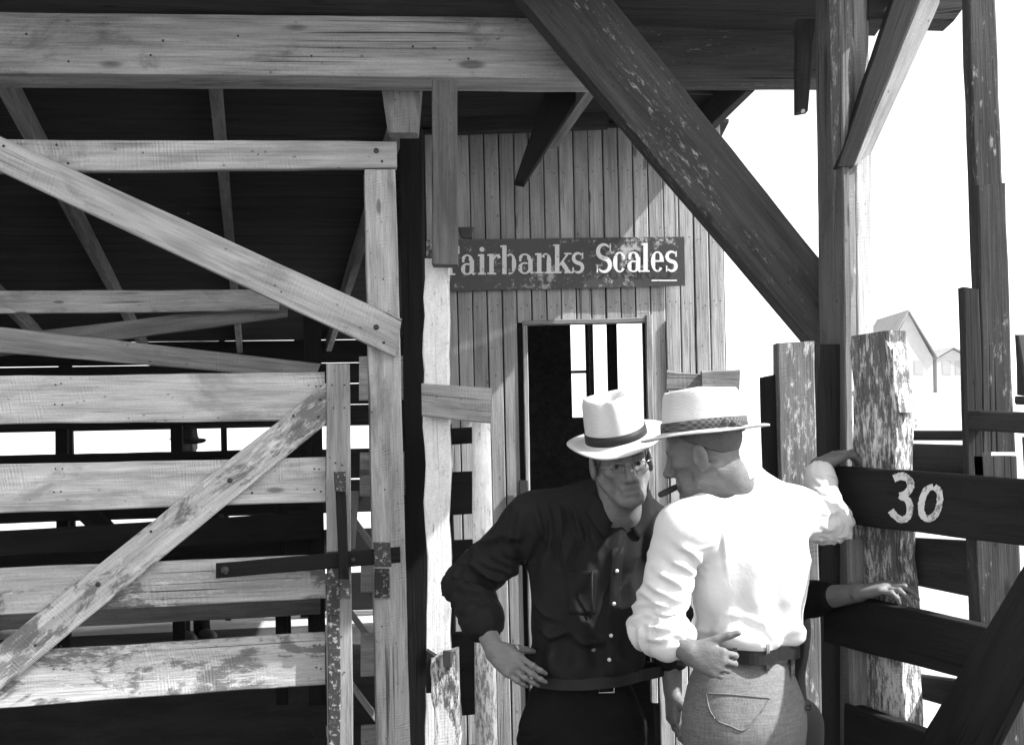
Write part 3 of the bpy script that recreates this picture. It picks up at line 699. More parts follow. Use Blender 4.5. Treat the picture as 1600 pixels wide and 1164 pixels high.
# ================================================================== PEOPLE: smooth solids -> one continuous surface each
def V3(*a): return np.array(a, dtype=np.float64)
def PP(px, py, Y): return np.array(P(px, py, Y))
class Solid:
    def __init__(s, vox): s.pr = []; s.vox = vox
    def cone(s, a, b, ra, rb, k=.02, sub=False): s.pr.append(('c', np.array(a, float), np.array(b, float), ra, rb, k, sub)); return s
    def ball(s, c, r, k=.02, sub=False): return s.cone(c, np.array(c, float) + 1e-5, r, r, k, sub)
    def ell(s, c, r, R=np.eye(3), k=.02, sub=False): s.pr.append(('e', np.array(c, float), np.array(r, float), np.array(R, float), 0, k, sub)); return s
    def cut(s, p, n): s.pr.append(('h', np.array(p, float), np.array(n, float) / np.linalg.norm(n), 0, 0, 0, True)); return s
    def bounds(s):
        lo, hi = [], []
        for p in s.pr:
            if p[6]: continue
            if p[0] == 'c':
                r = max(p[3], p[4]); lo.append(np.minimum(p[1], p[2]) - r); hi.append(np.maximum(p[1], p[2]) + r)
            else:
                r = np.sqrt(((p[3] * p[2]) ** 2).sum(1)); lo.append(p[1] - r); hi.append(p[1] + r)
        return np.min(lo, 0) - .02, np.max(hi, 0) + .02
    def mesh(s):
        v = s.vox; lo, hi = s.bounds(); n = np.ceil((hi - lo) / v).astype(int) + 1
        D = np.full(n, .2, np.float32); ax = [lo[i] + v * np.arange(n[i]) for i in range(3)]
        for p in s.pr:
            typ, A, B, c, d, k, sub = p
            m = k + 3 * v
            if typ == 'c': r = max(c, d); l = np.minimum(A, B) - r - m; h = np.maximum(A, B) + r + m
            elif typ == 'e': r = np.sqrt(((c * B) ** 2).sum(1)); l = A - r - m; h = A + r + m
            else: l, h = lo, hi
            i0 = np.clip(np.floor((l - lo) / v).astype(int), 0, n); i1 = np.clip(np.ceil((h - lo) / v).astype(int) + 1, 0, n)
            if (i1 <= i0).any(): continue
            X, Y, Z = [ax[i][i0[i]:i1[i]].astype(np.float32) for i in range(3)]
            X = X[:, None, None]; Y = Y[None, :, None]; Z = Z[None, None, :]
            if typ == 'c':
                ab = B - A; L2 = (ab ** 2).sum() + 1e-12
                dx, dy, dz = X - A[0], Y - A[1], Z - A[2]
                t = np.clip((dx * ab[0] + dy * ab[1] + dz * ab[2]) / L2, 0, 1)
                f = np.sqrt((dx - t * ab[0]) ** 2 + (dy - t * ab[1]) ** 2 + (dz - t * ab[2]) ** 2) - (c + (d - c) * t)
            elif typ == 'e':
                dx, dy, dz = X - A[0], Y - A[1], Z - A[2]
                q = [(c[0, j] * dx + c[1, j] * dy + c[2, j] * dz) / B[j] for j in range(3)]
                k0 = np.sqrt(q[0] ** 2 + q[1] ** 2 + q[2] ** 2) + 1e-9
                k1 = np.sqrt((q[0] / B[0]) ** 2 + (q[1] / B[1]) ** 2 + (q[2] / B[2]) ** 2) + 1e-9
                f = k0 * (k0 - 1) / k1
            else:
                f = (X - A[0]) * B[0] + (Y - A[1]) * B[1] + (Z - A[2]) * B[2]     # positive side stays, below cut away
                f = f + 0 * D[i0[0]:i1[0], i0[1]:i1[1], i0[2]:i1[2]]
            sl_ = (slice(i0[0], i1[0]), slice(i0[1], i1[1]), slice(i0[2], i1[2])); d1 = D[sl_]
            if typ == 'h': D[sl_] = np.maximum(d1, -f)
            elif sub:
                hh = np.clip(.5 - .5 * (d1 + f) / max(k, 1e-6), 0, 1); D[sl_] = d1 + (-f - d1) * hh + k * hh * (1 - hh)
            else:
                hh = np.clip(.5 + .5 * (f - d1) / max(k, 1e-6), 0, 1); D[sl_] = f + (d1 - f) * hh - k * hh * (1 - hh)
        return nets(D, lo, v)
def nets(D, lo, v):
    S = D < 0
    c = np.zeros(tuple(np.array(D.shape) - 1), np.int8)
    offs = [(i, j, k) for i in (0, 1) for j in (0, 1) for k in (0, 1)]
    n = D.shape
    for (i, j, k) in offs: c += S[i:n[0] - 1 + i, j:n[1] - 1 + j, k:n[2] - 1 + k]
    I = np.argwhere((c > 0) & (c < 8)); idx = -np.ones(c.shape, np.int32); idx[tuple(I.T)] = np.arange(len(I))
    val = np.stack([D[I[:, 0] + i, I[:, 1] + j, I[:, 2] + k] for (i, j, k) in offs], 1)
    acc = np.zeros((len(I), 3)); cnt = np.zeros(len(I))
    for a in range(8):
        for b in range(a + 1, 8):
            da = np.array(offs[b]) - np.array(offs[a])
            if np.abs(da).sum() != 1: continue
            va, vb = val[:, a], val[:, b]; m = (va < 0) != (vb < 0)
            t = np.where(m, va / np.where(va == vb, 1, va - vb), 0)
            acc += np.where(m[:, None], np.array(offs[a]) + t[:, None] * da, 0); cnt += m
    Vv = lo + v * (I + acc / cnt[:, None])
    quads = []
    for axis in range(3):
        o1, o2 = (axis + 1) % 3, (axis + 2) % 3
        sa = [slice(None)] * 3; sb = [slice(None)] * 3; sa[axis] = slice(0, -1); sb[axis] = slice(1, None)
        E = np.argwhere(S[tuple(sa)] != S[tuple(sb)])
        E = E[(E[:, o1] > 0) & (E[:, o2] > 0) & (E[:, o1] < n[o1] - 1) & (E[:, o2] < n[o2] - 1)]
        ins = S[tuple(E.T)]
        def g(d1, d2):
            q = E.copy(); q[:, o1] -= d1; q[:, o2] -= d2; return idx[tuple(q.T)]
        q = np.stack([g(0, 0), g(1, 0), g(1, 1), g(0, 1)], 1)
        q = np.where(ins[:, None], q, q[:, ::-1]); quads.append(q)
    Q = np.concatenate(quads); Q = Q[(Q >= 0).all(1)]
    return Vv, Q
def normals(Vv, Q):
    a, b, c, d = (Vv[Q[:, i]] for i in range(4)); nn = np.cross(c - a, d - b); N = np.zeros_like(Vv)
    for i in range(4): np.add.at(N, Q[:, i], nn)
    return N / (np.linalg.norm(N, axis=1)[:, None] + 1e-12)
def relax(Vv, Q, it=2, f=.5):
    for _ in range(it):
        A = np.zeros_like(Vv); c = np.zeros(len(Vv))
        for i in range(4):
            for j in ((i + 1) % 4, (i + 3) % 4): np.add.at(A, Q[:, i], Vv[Q[:, j]]); np.add.at(c, Q[:, i], 1)
        Vv = Vv + f * (A / np.maximum(c, 1)[:, None] - Vv)
    return Vv
def link_solid(name, Vv, Q, mat, parent, origin):
    me = bpy.data.meshes.new(name); L = Vv - np.array(origin)
    me.vertices.add(len(L)); me.vertices.foreach_set('co', L.astype(np.float32).ravel())
    me.loops.add(len(Q) * 4); me.loops.foreach_set('vertex_index', Q.astype(np.int32).ravel())
    me.polygons.add(len(Q)); me.polygons.foreach_set('loop_start', np.arange(0, len(Q) * 4, 4, dtype=np.int32)); me.polygons.foreach_set('loop_total', np.full(len(Q), 4, np.int32))
    me.polygons.foreach_set('use_smooth', np.ones(len(Q), bool)); me.update(calc_edges=True); me.validate()
    me.materials.append(mat)
    return put(bpy.data.objects.new(name, me), parent, Matrix.Translation(origin))
def vnoise(p, seed=0):              # smooth value noise, -1..1
    i = np.floor(p).astype(np.int64); f = p - i; f = f * f * (3 - 2 * f); out = 0
    for a in (0, 1):
        for b in (0, 1):
            for c in (0, 1):
                h = ((i[:, 0] + a) * 374761393 + (i[:, 1] + b) * 668265263 + (i[:, 2] + c) * 2147483647 + seed * 974634777) & 0x7fffffff
                h = ((h ^ (h >> 13)) * 1274126177) & 0x7fffffff; h = (h ^ (h >> 16)) & 0xffff
                w_ = (f[:, 0] if a else 1 - f[:, 0]) * (f[:, 1] if b else 1 - f[:, 1]) * (f[:, 2] if c else 1 - f[:, 2])
                out = out + w_ * h
    return out / 32767.5 - 1
def ridge(x): return 1 - 2 * np.abs(x)
def limb_folds(Vv, chain, amp, centre, width, per=.03, seed=0, reach=.12):
    """creases across a limb, gathered round the point `centre` (distance along the chain)"""
    out = np.zeros(len(Vv)); pos = 0.0; best = np.full(len(Vv), 9.0); S_ = np.zeros(len(Vv)); ang = np.zeros(len(Vv))
    for a, b in zip(chain[:-1], chain[1:]):
        ab = b - a; L = np.linalg.norm(ab); t = np.clip(((Vv - a) @ ab) / L ** 2, 0, 1); d = Vv - a - t[:, None] * ab; dist = np.linalg.norm(d, axis=1)
        m = dist < best; best[m] = dist[m]; S_[m] = pos + t[m] * L; 
        u = np.cross(ab / L, [.3, .8, .52]); u /= np.linalg.norm(u); w2 = np.cross(ab / L, u); th = np.arctan2(d @ w2, d @ u); ang[m] = th[m]; pos += L
    m = np.exp(-((S_ - centre) / width) ** 2) * np.clip((reach - best) / .03, 0, 1)
    ph = S_ / per + .9 * np.sin(ang + seed) + .5 * np.sin(2 * ang + 1.7 * seed) + 1.1 * vnoise(Vv * 14, seed)
    return amp * m * ridge(((ph % 1) - .5)) * (0.6 + .6 * vnoise(Vv * 9, seed + 3))
def crease(Vv, d, amp, lo, hi, seed):     # long sharp-edged wrinkles running along d
    d = np.array(d, float); d /= np.linalg.norm(d); u = np.cross(d, [.2, .95, .1]); u /= np.linalg.norm(u); w_ = np.cross(d, u)
    q = np.stack([Vv @ d * lo, Vv @ u * hi, Vv @ w_ * hi], 1) + .35 * vnoise(Vv * 8, seed + 5)[:, None]
    n = vnoise(q, seed); m = np.clip(vnoise(Vv * V3(5, 5, 4), seed + 9) * 1.6 + .5, 0, 1)
    return amp * (np.clip(1 - np.abs(n) * 2.2, 0, 1) ** 1.6 - .3) * m
def px_folds(Vv, N, lists):
    """single sewn seams and pulled folds: each a line over the cloth with a sharp crest and a soft valley beside it"""
    q = Vv - np.array(CAM); dep = q[:, 1]; u = (q @ np.array(RV)) / dep * FPX + 800; v = 582 - (q @ np.array(UV)) / dep * FPX
    facing = np.clip(-(N @ np.array(FV)) * 3, 0, 1); out = np.zeros(len(Vv))
    for pts, w_, h in lists:
        pts = smooth_pts(pts, 5); n = len(pts); best = np.full(len(Vv), 1e9); sd = np.zeros(len(Vv)); tt = np.zeros(len(Vv))
        xs_ = [p[0] for p in pts]; ys_ = [p[1] for p in pts]
        m = (u > min(xs_) - 25) & (u < max(xs_) + 25) & (v > min(ys_) - 25) & (v < max(ys_) + 25) & (facing > 0); I = np.nonzero(m)[0]
        if len(I) == 0: continue
        bu, bs, bt = np.full(len(I), 1e9), np.zeros(len(I)), np.zeros(len(I))
        for k in range(n - 1):
            ax, ay = pts[k]; bx, by = pts[k + 1]; ex, ey = bx - ax, by - ay; L2 = ex * ex + ey * ey + 1e-9
            t = np.clip(((u[I] - ax) * ex + (v[I] - ay) * ey) / L2, 0, 1); dx, dy = u[I] - ax - t * ex, v[I] - ay - t * ey; d = np.hypot(dx, dy)
            c = d < bu; bu[c] = d[c]; bs[c] = (np.sign(ex * dy - ey * dx) * d)[c]; bt[c] = ((k + t) / (n - 1))[c]
        tap = np.clip(np.sin(np.pi * np.clip(bt, .02, .98)), 0, 1) ** .6
        out[I] += facing[I] * tap * h * (np.exp(-bu / w_) - .7 * np.exp(-((bs - 2.2 * w_) / (1.3 * w_)) ** 2))
    return out
def zp(ox, oy, sc, *lines): return [[(ox + x / sc, oy + y / sc) for x, y in l] for l in lines]
def cuff(name, a, b, r0, r1, mat, parent):
    a, b = np.array(a), np.array(b); d = b - a
    pts = [Vector(a + d * t) for t in (0, .02, .3, .6, .97, 1.0, .98)]
    return tube(name, pts, [r0 * .9, r0, (r0 * .7 + r1 * .3) * 1.02, r0 * .4 + r1 * .6, r1, r1 * .97, r1 * .8], mat, parent, 28, .012)
def cloth(name, solid, mat, parent, origin, folds=None, smooth=1, coarse=.004, seed=1):
    Vv, Q = solid.mesh(); Vv = relax(Vv, Q, smooth); N = normals(Vv, Q)
    d = coarse * (.6 * vnoise(Vv * V3(11, 11, 6), seed) + .4 * vnoise(Vv * V3(24, 24, 13), seed + 1))
    if folds is not None: d = d + folds(Vv, N)
    Vv = Vv + N * d[:, None]; Vv = relax(Vv, Q, 1, .35)
    return link_solid(name, Vv, Q, mat, parent, origin), Vv, Q
def frame(fwd, up):
    f = np.array(fwd, float); f /= np.linalg.norm(f); u = np.array(up, float); u -= f * (u @ f); u /= np.linalg.norm(u)
    return np.stack([np.cross(f, u), f, u], 1)          # columns: person's right, forward, up
def add_head(s, O, R, neck, k=.016):
    T = lambda x, y, z: O + R @ V3(x, y, z)
    s.ell(T(0, -.012, .035), (.073, .097, .088), R, k); s.ell(T(0, .030, -.035), (.057, .058, .085), R, .03)
    for sx in (-1, 1):
        s.cone(T(sx * .056, -.005, -.048), T(sx * .022, .066, -.103), .019, .016, .022)
        s.ell(T(sx * .043, .056, -.022), (.021, .019, .017), R, .016)
        s.cone(T(sx * .012, .082, .020), T(sx * .046, .068, .018), .010, .008, .014)
    s.ball(T(0, .073, -.107), .018, .016)
    for sx in (-1, 1):
        s.ell(T(sx * .060, .052, -.060), (.014, .022, .026), R, .022, True); s.ell(T(sx * .079, .035, .012), (.012, .03, .03), R, .02, True)
        s.cone(T(sx * .023, .088, -.036), T(sx * .036, .074, -.074), .0028, .0026, .006, True)
    s.cone(T(0, .083, .008), T(0, .107, -.036), .0075, .0125, .010); 
    for sx in (-1, 1): s.ball(T(sx * .012, .094, -.041), .0085, .007)
    s.cone(T(-.021, .080, -.066), T(.021, .080, -.066), .0065, .0065, .008); s.cone(T(-.017, .080, -.081), T(.017, .080, -.081), .0075, .0075, .009)
    s.cone(T(-.026, .090, -.0735), T(.026, .090, -.0735), .0035, .0035, .004, True)
    for sx in (-1, 1):
        s.ell(T(sx * .031, .088, .002), (.017, .013, .011), R, .010, True)
        s.ball(T(sx * .031, .067, .000), .0135, .003)
        s.cone(T(sx * .020, .077, .0075), T(sx * .044, .072, .0065), .0045, .004, .004)
        s.cone(T(sx * .021, .076, -.009), T(sx * .043, .071, -.0085), .0035, .003, .005)
        s.ell(T(sx * .082, -.012, -.012), (.010, .021, .036), R, .005); s.ell(T(sx * .092, -.006, -.006), (.007, .011, .022), R, .004, True); s.cone(T(sx * .062, -.035, -.045), neck + R @ V3(sx * .02, .055, 0), .014, .012, .012)
        s.cone(T(sx * .030, .086, -.035), T(sx * .034, .080, -.070), .0025, .0025, .006, True)
    s.cone(T(0, -.030, -.045), neck, .056, .062, .03); s.cone(T(0, .028, -.095), neck + (O - neck) * .12 + R @ V3(0, .03, 0), .030, .036, .03)
def add_hand(s, W, d, n, side, curl, L=1.0, thumb=(.55, .75, .25), spread=.06, tc=.35):
    """W wrist, d along the hand, n the way the palm faces; side +1/-1 which way the thumb lies"""
    d = np.array(d, float); d /= np.linalg.norm(d); n = np.array(n, float); n -= d * (n @ d); n /= np.linalg.norm(n); l = side * np.cross(d, n)
    offs = (.031, .0105, -.0105, -.030); ln = ((.044, .027, .021), (.048, .031, .022), (.044, .029, .021), (.034, .021, .018))
    for i in range(4):
        kn = W + d * (.088 - .006 * abs(i - 1)) * L + l * offs[i] * L - n * .002
        s.cone(W + l * offs[i] * .55 * L, kn, .0155 * L, .0120 * L, .012)
        p = kn; a = 0; dd = d + l * spread * (1.2 - i); dd /= np.linalg.norm(dd)
        for j in range(3):
            a += curl[i][j] if isinstance(curl[i], (tuple, list)) else curl[i]
            q = p + (dd * math.cos(a) + n * math.sin(a)) * ln[i][j] * L
            s.cone(p, q, (.0092, .0082, .0074)[j] * L, (.0082, .0074, .0064)[j] * L, .003); s.ball(p - n * .001, (.0108, .0096, .0084)[j] * L, .004); p = q
    s.ell(W + d * .045 * L, (.036 * L, .044 * L, .015 * L), np.stack([l, d, n], 1), .015)
    p = W + d * .022 * L + l * .024 * L + n * .004; t = d * thumb[0] + l * thumb[1] + n * thumb[2]; t /= np.linalg.norm(t); a = 0
    for j, (le, r0, r1) in enumerate(((.045, .0165, .0125), (.034, .0115, .0105), (.026, .0102, .0080))):
        t2 = t + (d * .9 + n * .2 - l * .3) * (tc * j * .5); t2 /= np.linalg.norm(t2); q = p + t2 * le * L; s.cone(p, q, r0 * L, r1 * L, .010 if j == 0 else .004); p = q
def hat(name, O, R, mat, band_mat, parent, ro, a=.083, b=.103, h=.115, bw=.055, tilt_front=.010, tilt_side=.0, taper=.86, pinch=.014, dent=.03, label=None, knot=None):
    """felt/straw hat: oval crown with a crease on top and pinched front, curved brim; local frame of the head"""
    prof = [(1.0, bw, 0), (1.0, bw, .0035)]
    N = 72; rings = []
    def ring(fn): rings.append([fn(2 * math.pi * k / N) for k in range(N)])
    def brimz(th, e): return -tilt_front * max(0, math.sin(th)) * e - .4 * tilt_front * max(0, -math.sin(th)) * e * -1 * .6 + tilt_side * abs(math.cos(th)) ** 2 * e
    def wob(th, e): return .0022 * e * math.sin(3 * th + 1.1) + .0015 * e * math.sin(5 * th)
    for e in (0, .35, .7, 1.0): ring(lambda th, e=e: ((a + bw * e) * math.cos(th), (b + bw * e) * math.sin(th), brimz(th, e) + wob(th, e) - .002))
    for e in (1.0, .7, .35, .06): ring(lambda th, e=e: ((a + bw * e) * math.cos(th), (b + bw * e) * math.sin(th), brimz(th, e) + wob(th, e) + .0025 + (.004 if e < .1 else 0)))
    for u in (.12, .3, .5, .7, .85, .94, 1.0):
        def f(th, u=u):
            sc = 1 - (1 - taper) * u ** 1.2; 
            if u > .9: sc *= 1 - .06 * (u - .9) * 10
            pf = pinch * max(0, math.sin(th)) ** 1.5 * math.exp(-((abs(math.cos(th)) - .42) / .24) ** 2) * u ** 1.3
            sc *= 1 + u * (.010 * math.sin(2 * th + .8 + 2 * u) + .007 * math.sin(3 * th + 4 * u))
            x = (a * sc) * math.cos(th); y = (b * sc) * math.sin(th); rr = math.hypot(x, y); x *= 1 - pf / rr * 1.0; y *= 1 - pf / rr * .5
            z = h * u - .010 * u * max(0, -math.sin(th)) - .006 * u * max(0, math.sin(th))
            return (x, y, z)
        ring(f)
    top = rings[-1]
    for q in (.86, .66, .42, .2, .03):
        def f(th, q=q):
            k = int(round(th / (2 * math.pi) * N)) % N; x, y, z = top[k]
            cr = math.exp(-((x * q) / (a * .42)) ** 2)
            return (x * q, y * q, z - dent * cr * (1 - q ** 3) + .006 * (1 - q))
        ring(f)
    V = [O + R @ V3(*p) for rg in rings for p in rg]; F = []
    for i in range(len(rings) - 1):
        for k in range(N): F.append((i * N + k, i * N + (k + 1) % N, (i + 1) * N + (k + 1) % N, (i + 1) * N + k))
    F.append(tuple((len(rings) - 1) * N + k for k in range(N))[::-1]); F.append(tuple(range(N)))
    hobj = mesh_obj(name, [np.array(v) - np.array(ro) for v in V], F, mat, parent, Matrix.Translation(ro), True)
    if label: hobj['label'] = label
    BV = []; BF = []
    lv = ((.0075, .0), (.0075, .0030), (.034, .0030), (.034, .0))
    for z, o_ in lv:
        for k in range(N):
            th = 2 * math.pi * k / N; sc = 1 - (1 - taper) * (z / h) ** 1.2
            BV.append(O + R @ V3((a * sc + o_) * math.cos(th), (b * sc + o_) * math.sin(th), z + .0015 * math.sin(2 * th + 1)))
    for i in range(3):
        for k in range(N): BF.append((i * N + k, i * N + (k + 1) % N, (i + 1) * N + (k + 1) % N, (i + 1) * N + k))
    mesh_obj('hat_band', [np.array(v) - np.array(ro) for v in BV], BF, band_mat, hobj, Matrix.Translation(ro), True)
    if knot is not None:
        s = Solid(.0025)
        for th, z, r in knot:
            s.ball(O + R @ V3((a + .005) * math.cos(th), (b + .005) * math.sin(th), z), r, .004)
        Vv, Q = s.mesh(); link_solid('band_knot', Vv, Q, band_mat, hobj, ro)
    return hobj
def surf_front(Vv, x, z, rad=.012):
    m = (np.abs(Vv[:, 0] - x) < rad) & (np.abs(Vv[:, 2] - z) < rad)
    return Vv[m][:, 1].min() if m.any() else None
def patch(name, Vv, pts, mat, parent, ro, lift=.004, n=10, thick=.003, wob=.0):
    """flap sewn on cloth: pts = four pixel corners (tl, tr, br, bl) draped on the side of Vv nearest the camera"""
    V = []; 
    for j in range(n + 1):
        for i in range(n + 1):
            s, t = i / n, j / n
            px = (pts[0][0] * (1 - s) + pts[1][0] * s) * (1 - t) + (pts[3][0] * (1 - s) + pts[2][0] * s) * t
            py = (pts[0][1] * (1 - s) + pts[1][1] * s) * (1 - t) + (pts[3][1] * (1 - s) + pts[2][1] * s) * t
            V.append(drape(Vv, px, py, lift))
    m = n + 1; top = V; bot = [v + V3(0, thick, 0) for v in V]
    F = [(j * m + i, j * m + i + 1, (j + 1) * m + i + 1, (j + 1) * m + i) for j in range(n) for i in range(n)]
    b = len(top); F += [(b + f[0], b + f[3], b + f[2], b + f[1]) for f in F]
    for i in range(n):
        F += [(i, b + i, b + i + 1, i + 1), (n * m + i, n * m + i + 1, b + n * m + i + 1, b + n * m + i), (i * m, (i + 1) * m, b + (i + 1) * m, b + i * m), (i * m + n, b + i * m + n, b + (i + 1) * m + n, (i + 1) * m + n)]
    return mesh_obj(name, [np.array(v) - np.array(ro) for v in top + bot], F, mat, parent, Matrix.Translation(ro), True)
def drape(Vv, px, py, lift):
    q = Vv - np.array(CAM); dep = q[:, 1]; u = (q @ np.array(RV)) / dep * FPX + 800; v = 582 - (q @ np.array(UV)) / dep * FPX
    m = (np.abs(u - px) < 3.5) & (np.abs(v - py) < 3.5)
    if not m.any(): m = np.hypot(u - px, v - py) < np.hypot(u - px, v - py).min() + 2
    dmin = dep[m].min(); near = m & (dep < dmin + .03)
    return PP(px, py, dep[near].mean() - lift)
def belt_ring(name, Vs, c, n, mat, parent, ro, w_=.034, lift=.005, N=64):
    """band round everything in Vs near the plane through c with normal n"""
    n = np.array(n, float) / np.linalg.norm(n); u = np.cross(n, [0, 1, 0]); u /= np.linalg.norm(u); v = np.cross(n, u)
    q = Vs - c; hgt = q @ n; m = np.abs(hgt) < w_ * .6; q = q[m]; th = np.arctan2(q @ v, q @ u); r = np.hypot(q @ u, q @ v)
    m = r < .26; th = th[m]; r = r[m]
    rad = []
    for k in range(N):
        a = -math.pi + 2 * math.pi * k / N; dd = np.abs((th - a + math.pi) % (2 * math.pi) - math.pi); s = r[dd < .09]
        rad.append(np.percentile(s, 92) if len(s) else np.nan)
    rad = np.array(rad); bad = np.isnan(rad); rad[bad] = np.nanmean(rad)
    for _ in range(3): rad = .5 * rad + .25 * np.roll(rad, 1) + .25 * np.roll(rad, -1)
    V = []
    for (h, o_) in ((-w_ / 2, lift - .006), (-w_ / 2, lift), (w_ / 2, lift), (w_ / 2, lift - .006)):
        for k in range(N):
            a = -math.pi + 2 * math.pi * k / N; V.append(c + n * h + (u * math.cos(a) + v * math.sin(a)) * (rad[k] + o_) - np.array(ro))
    F = [(i * N + k, i * N + (k + 1) % N, ((i + 1) % 4) * N + (k + 1) % N, ((i + 1) % 4) * N + k) for i in range(4) for k in range(N)]
    return mesh_obj(name, V, F, mat, parent, Matrix.Translation(ro), False)

# ------------------------------------------------------------------ cloth, skin, felt
def skin_mat(name, v):
    g = G(name); c = g.coords(False); n = g.noise(c, 220, 5, .6); n2 = g.noise(c, 30, 4, .6)
    a = g.math('MULTIPLY', g.math('MULTIPLY_ADD', n2, .5, .75), g.math('MULTIPLY_ADD', n, .2, .9))
    wr = g.noise(g.scale(c, (30, 30, 95)), 1.0, 5, .65, .8)
    a = g.math('MULTIPLY', a, g.math('MULTIPLY_ADD', g.step(wr, .35, .65), .16, .92))
    g.bump(g.math('ADD', g.math('ADD', n, n2), g.math('MULTIPLY', wr, 1.2)), .0014, .7); return g.finish(g.math('MULTIPLY', a, v), .5, .35)
def cloth_mat(name, v, weave=900.0, amount=.1, rough=.9, tweed=0.0, big=.12):
    g = G(name); c = g.coords(False); sp = g.new('SeparateXYZ'); g.link(c, sp.inputs[0])
    w1 = g.math('SINE', g.math('MULTIPLY', g.math('ADD', sp.outputs[0], sp.outputs[1]), weave)); w2 = g.math('SINE', g.math('MULTIPLY', sp.outputs[2], weave))
    wv = g.math('MULTIPLY', w1, w2); n = g.noise(c, 14, 5, .6); nf_ = g.noise(c, 160, 4, .7)
    a = g.math('MULTIPLY', g.math('MULTIPLY_ADD', n, big * 2, 1 - big), g.math('MULTIPLY_ADD', wv, amount, 1.0))
    if tweed:
        h1 = g.noise(g.scale(c, (25, 25, 260)), 1.0, 2, .6); h2 = g.noise(g.scale(c, (260, 260, 25)), 1.0, 2, .6)
        a = g.math('MULTIPLY', a, g.math('MULTIPLY_ADD', g.math('ADD', h1, h2), tweed, 1 - tweed))
    cr = g.noise(c, 22, 6, .6, 1.2)
    g.bump(g.math('ADD', g.math('MULTIPLY', nf_, .25), g.math('MULTIPLY', cr, 1.0)), .002, .7)
    return g.finish(g.math('MULTIPLY', a, v), rough, .04 if v < .02 else .12)
M_SKIN = skin_mat('tanned_skin', .13); M_SKIN2 = skin_mat('weathered_skin', .15)
M_WSHIRT = cloth_mat('white_cotton', .60, 1600, .02, .9, 0, .04); M_DSHIRT = cloth_mat('dark_work_cotton', .016, 1400, .05, .62)
M_TWEED = cloth_mat('light_tweed', .135, 1100, .1, .95, .9); M_DTROUS = cloth_mat('dark_trouser_cloth', .008, 900, .05, .9)
M_STRAW = cloth_mat('pale_felt', .52, 700, .06, .85, 0, .22); M_BAND = cloth_mat('dark_ribbon', .025, 1500, .1, .5); M_BAND2 = cloth_mat('braided_band', .07, 420, .6, .7)
M_LEATHER = plain('dark_leather', .010, .55, .3, 60, .4); M_HAIR = plain('grey_hair', .08, .7, .3, 300, .8, .003)
M_BUTTON = plain('pale_button', .6, .3, .5, 60, .1); M_WIRE = plain('spectacle_wire', .35, .25, .6, 50, .1, .0005, 1.0)
M_EYE = plain('eye_white', .20, .25, .5, 40, .1); M_SHOE = plain('scuffed_boot_leather', .045, .6, .35, 40, .5); M_CIGAR = plain('cigar_leaf', .025, .8, .2, 120, .5)

def boots(person, feet, ro, mat=None):
    for (a, d) in feet:
        a = np.array(a); d = np.array(d, float); d /= np.linalg.norm(d); s = Solid(.007); z = V3(0, 0, 1); R = np.stack([np.cross(d, z), d, z], 1)
        s.cone(a + z * .16, a + z * .06, .055, .05, .02); s.ell(a + d * .09 + z * (.055 - a[2]), (.05, .145, .05), R, .03); s.ell(a + d * .17 + z * (.045 - a[2]), (.048, .075, .038), R, .03); s.cut(V3(0, 0, .004), V3(0, 0, 1))
        Vv, Q = s.mesh(); link_solid('boot', Vv, Q, mat or M_SHOE, person, ro)

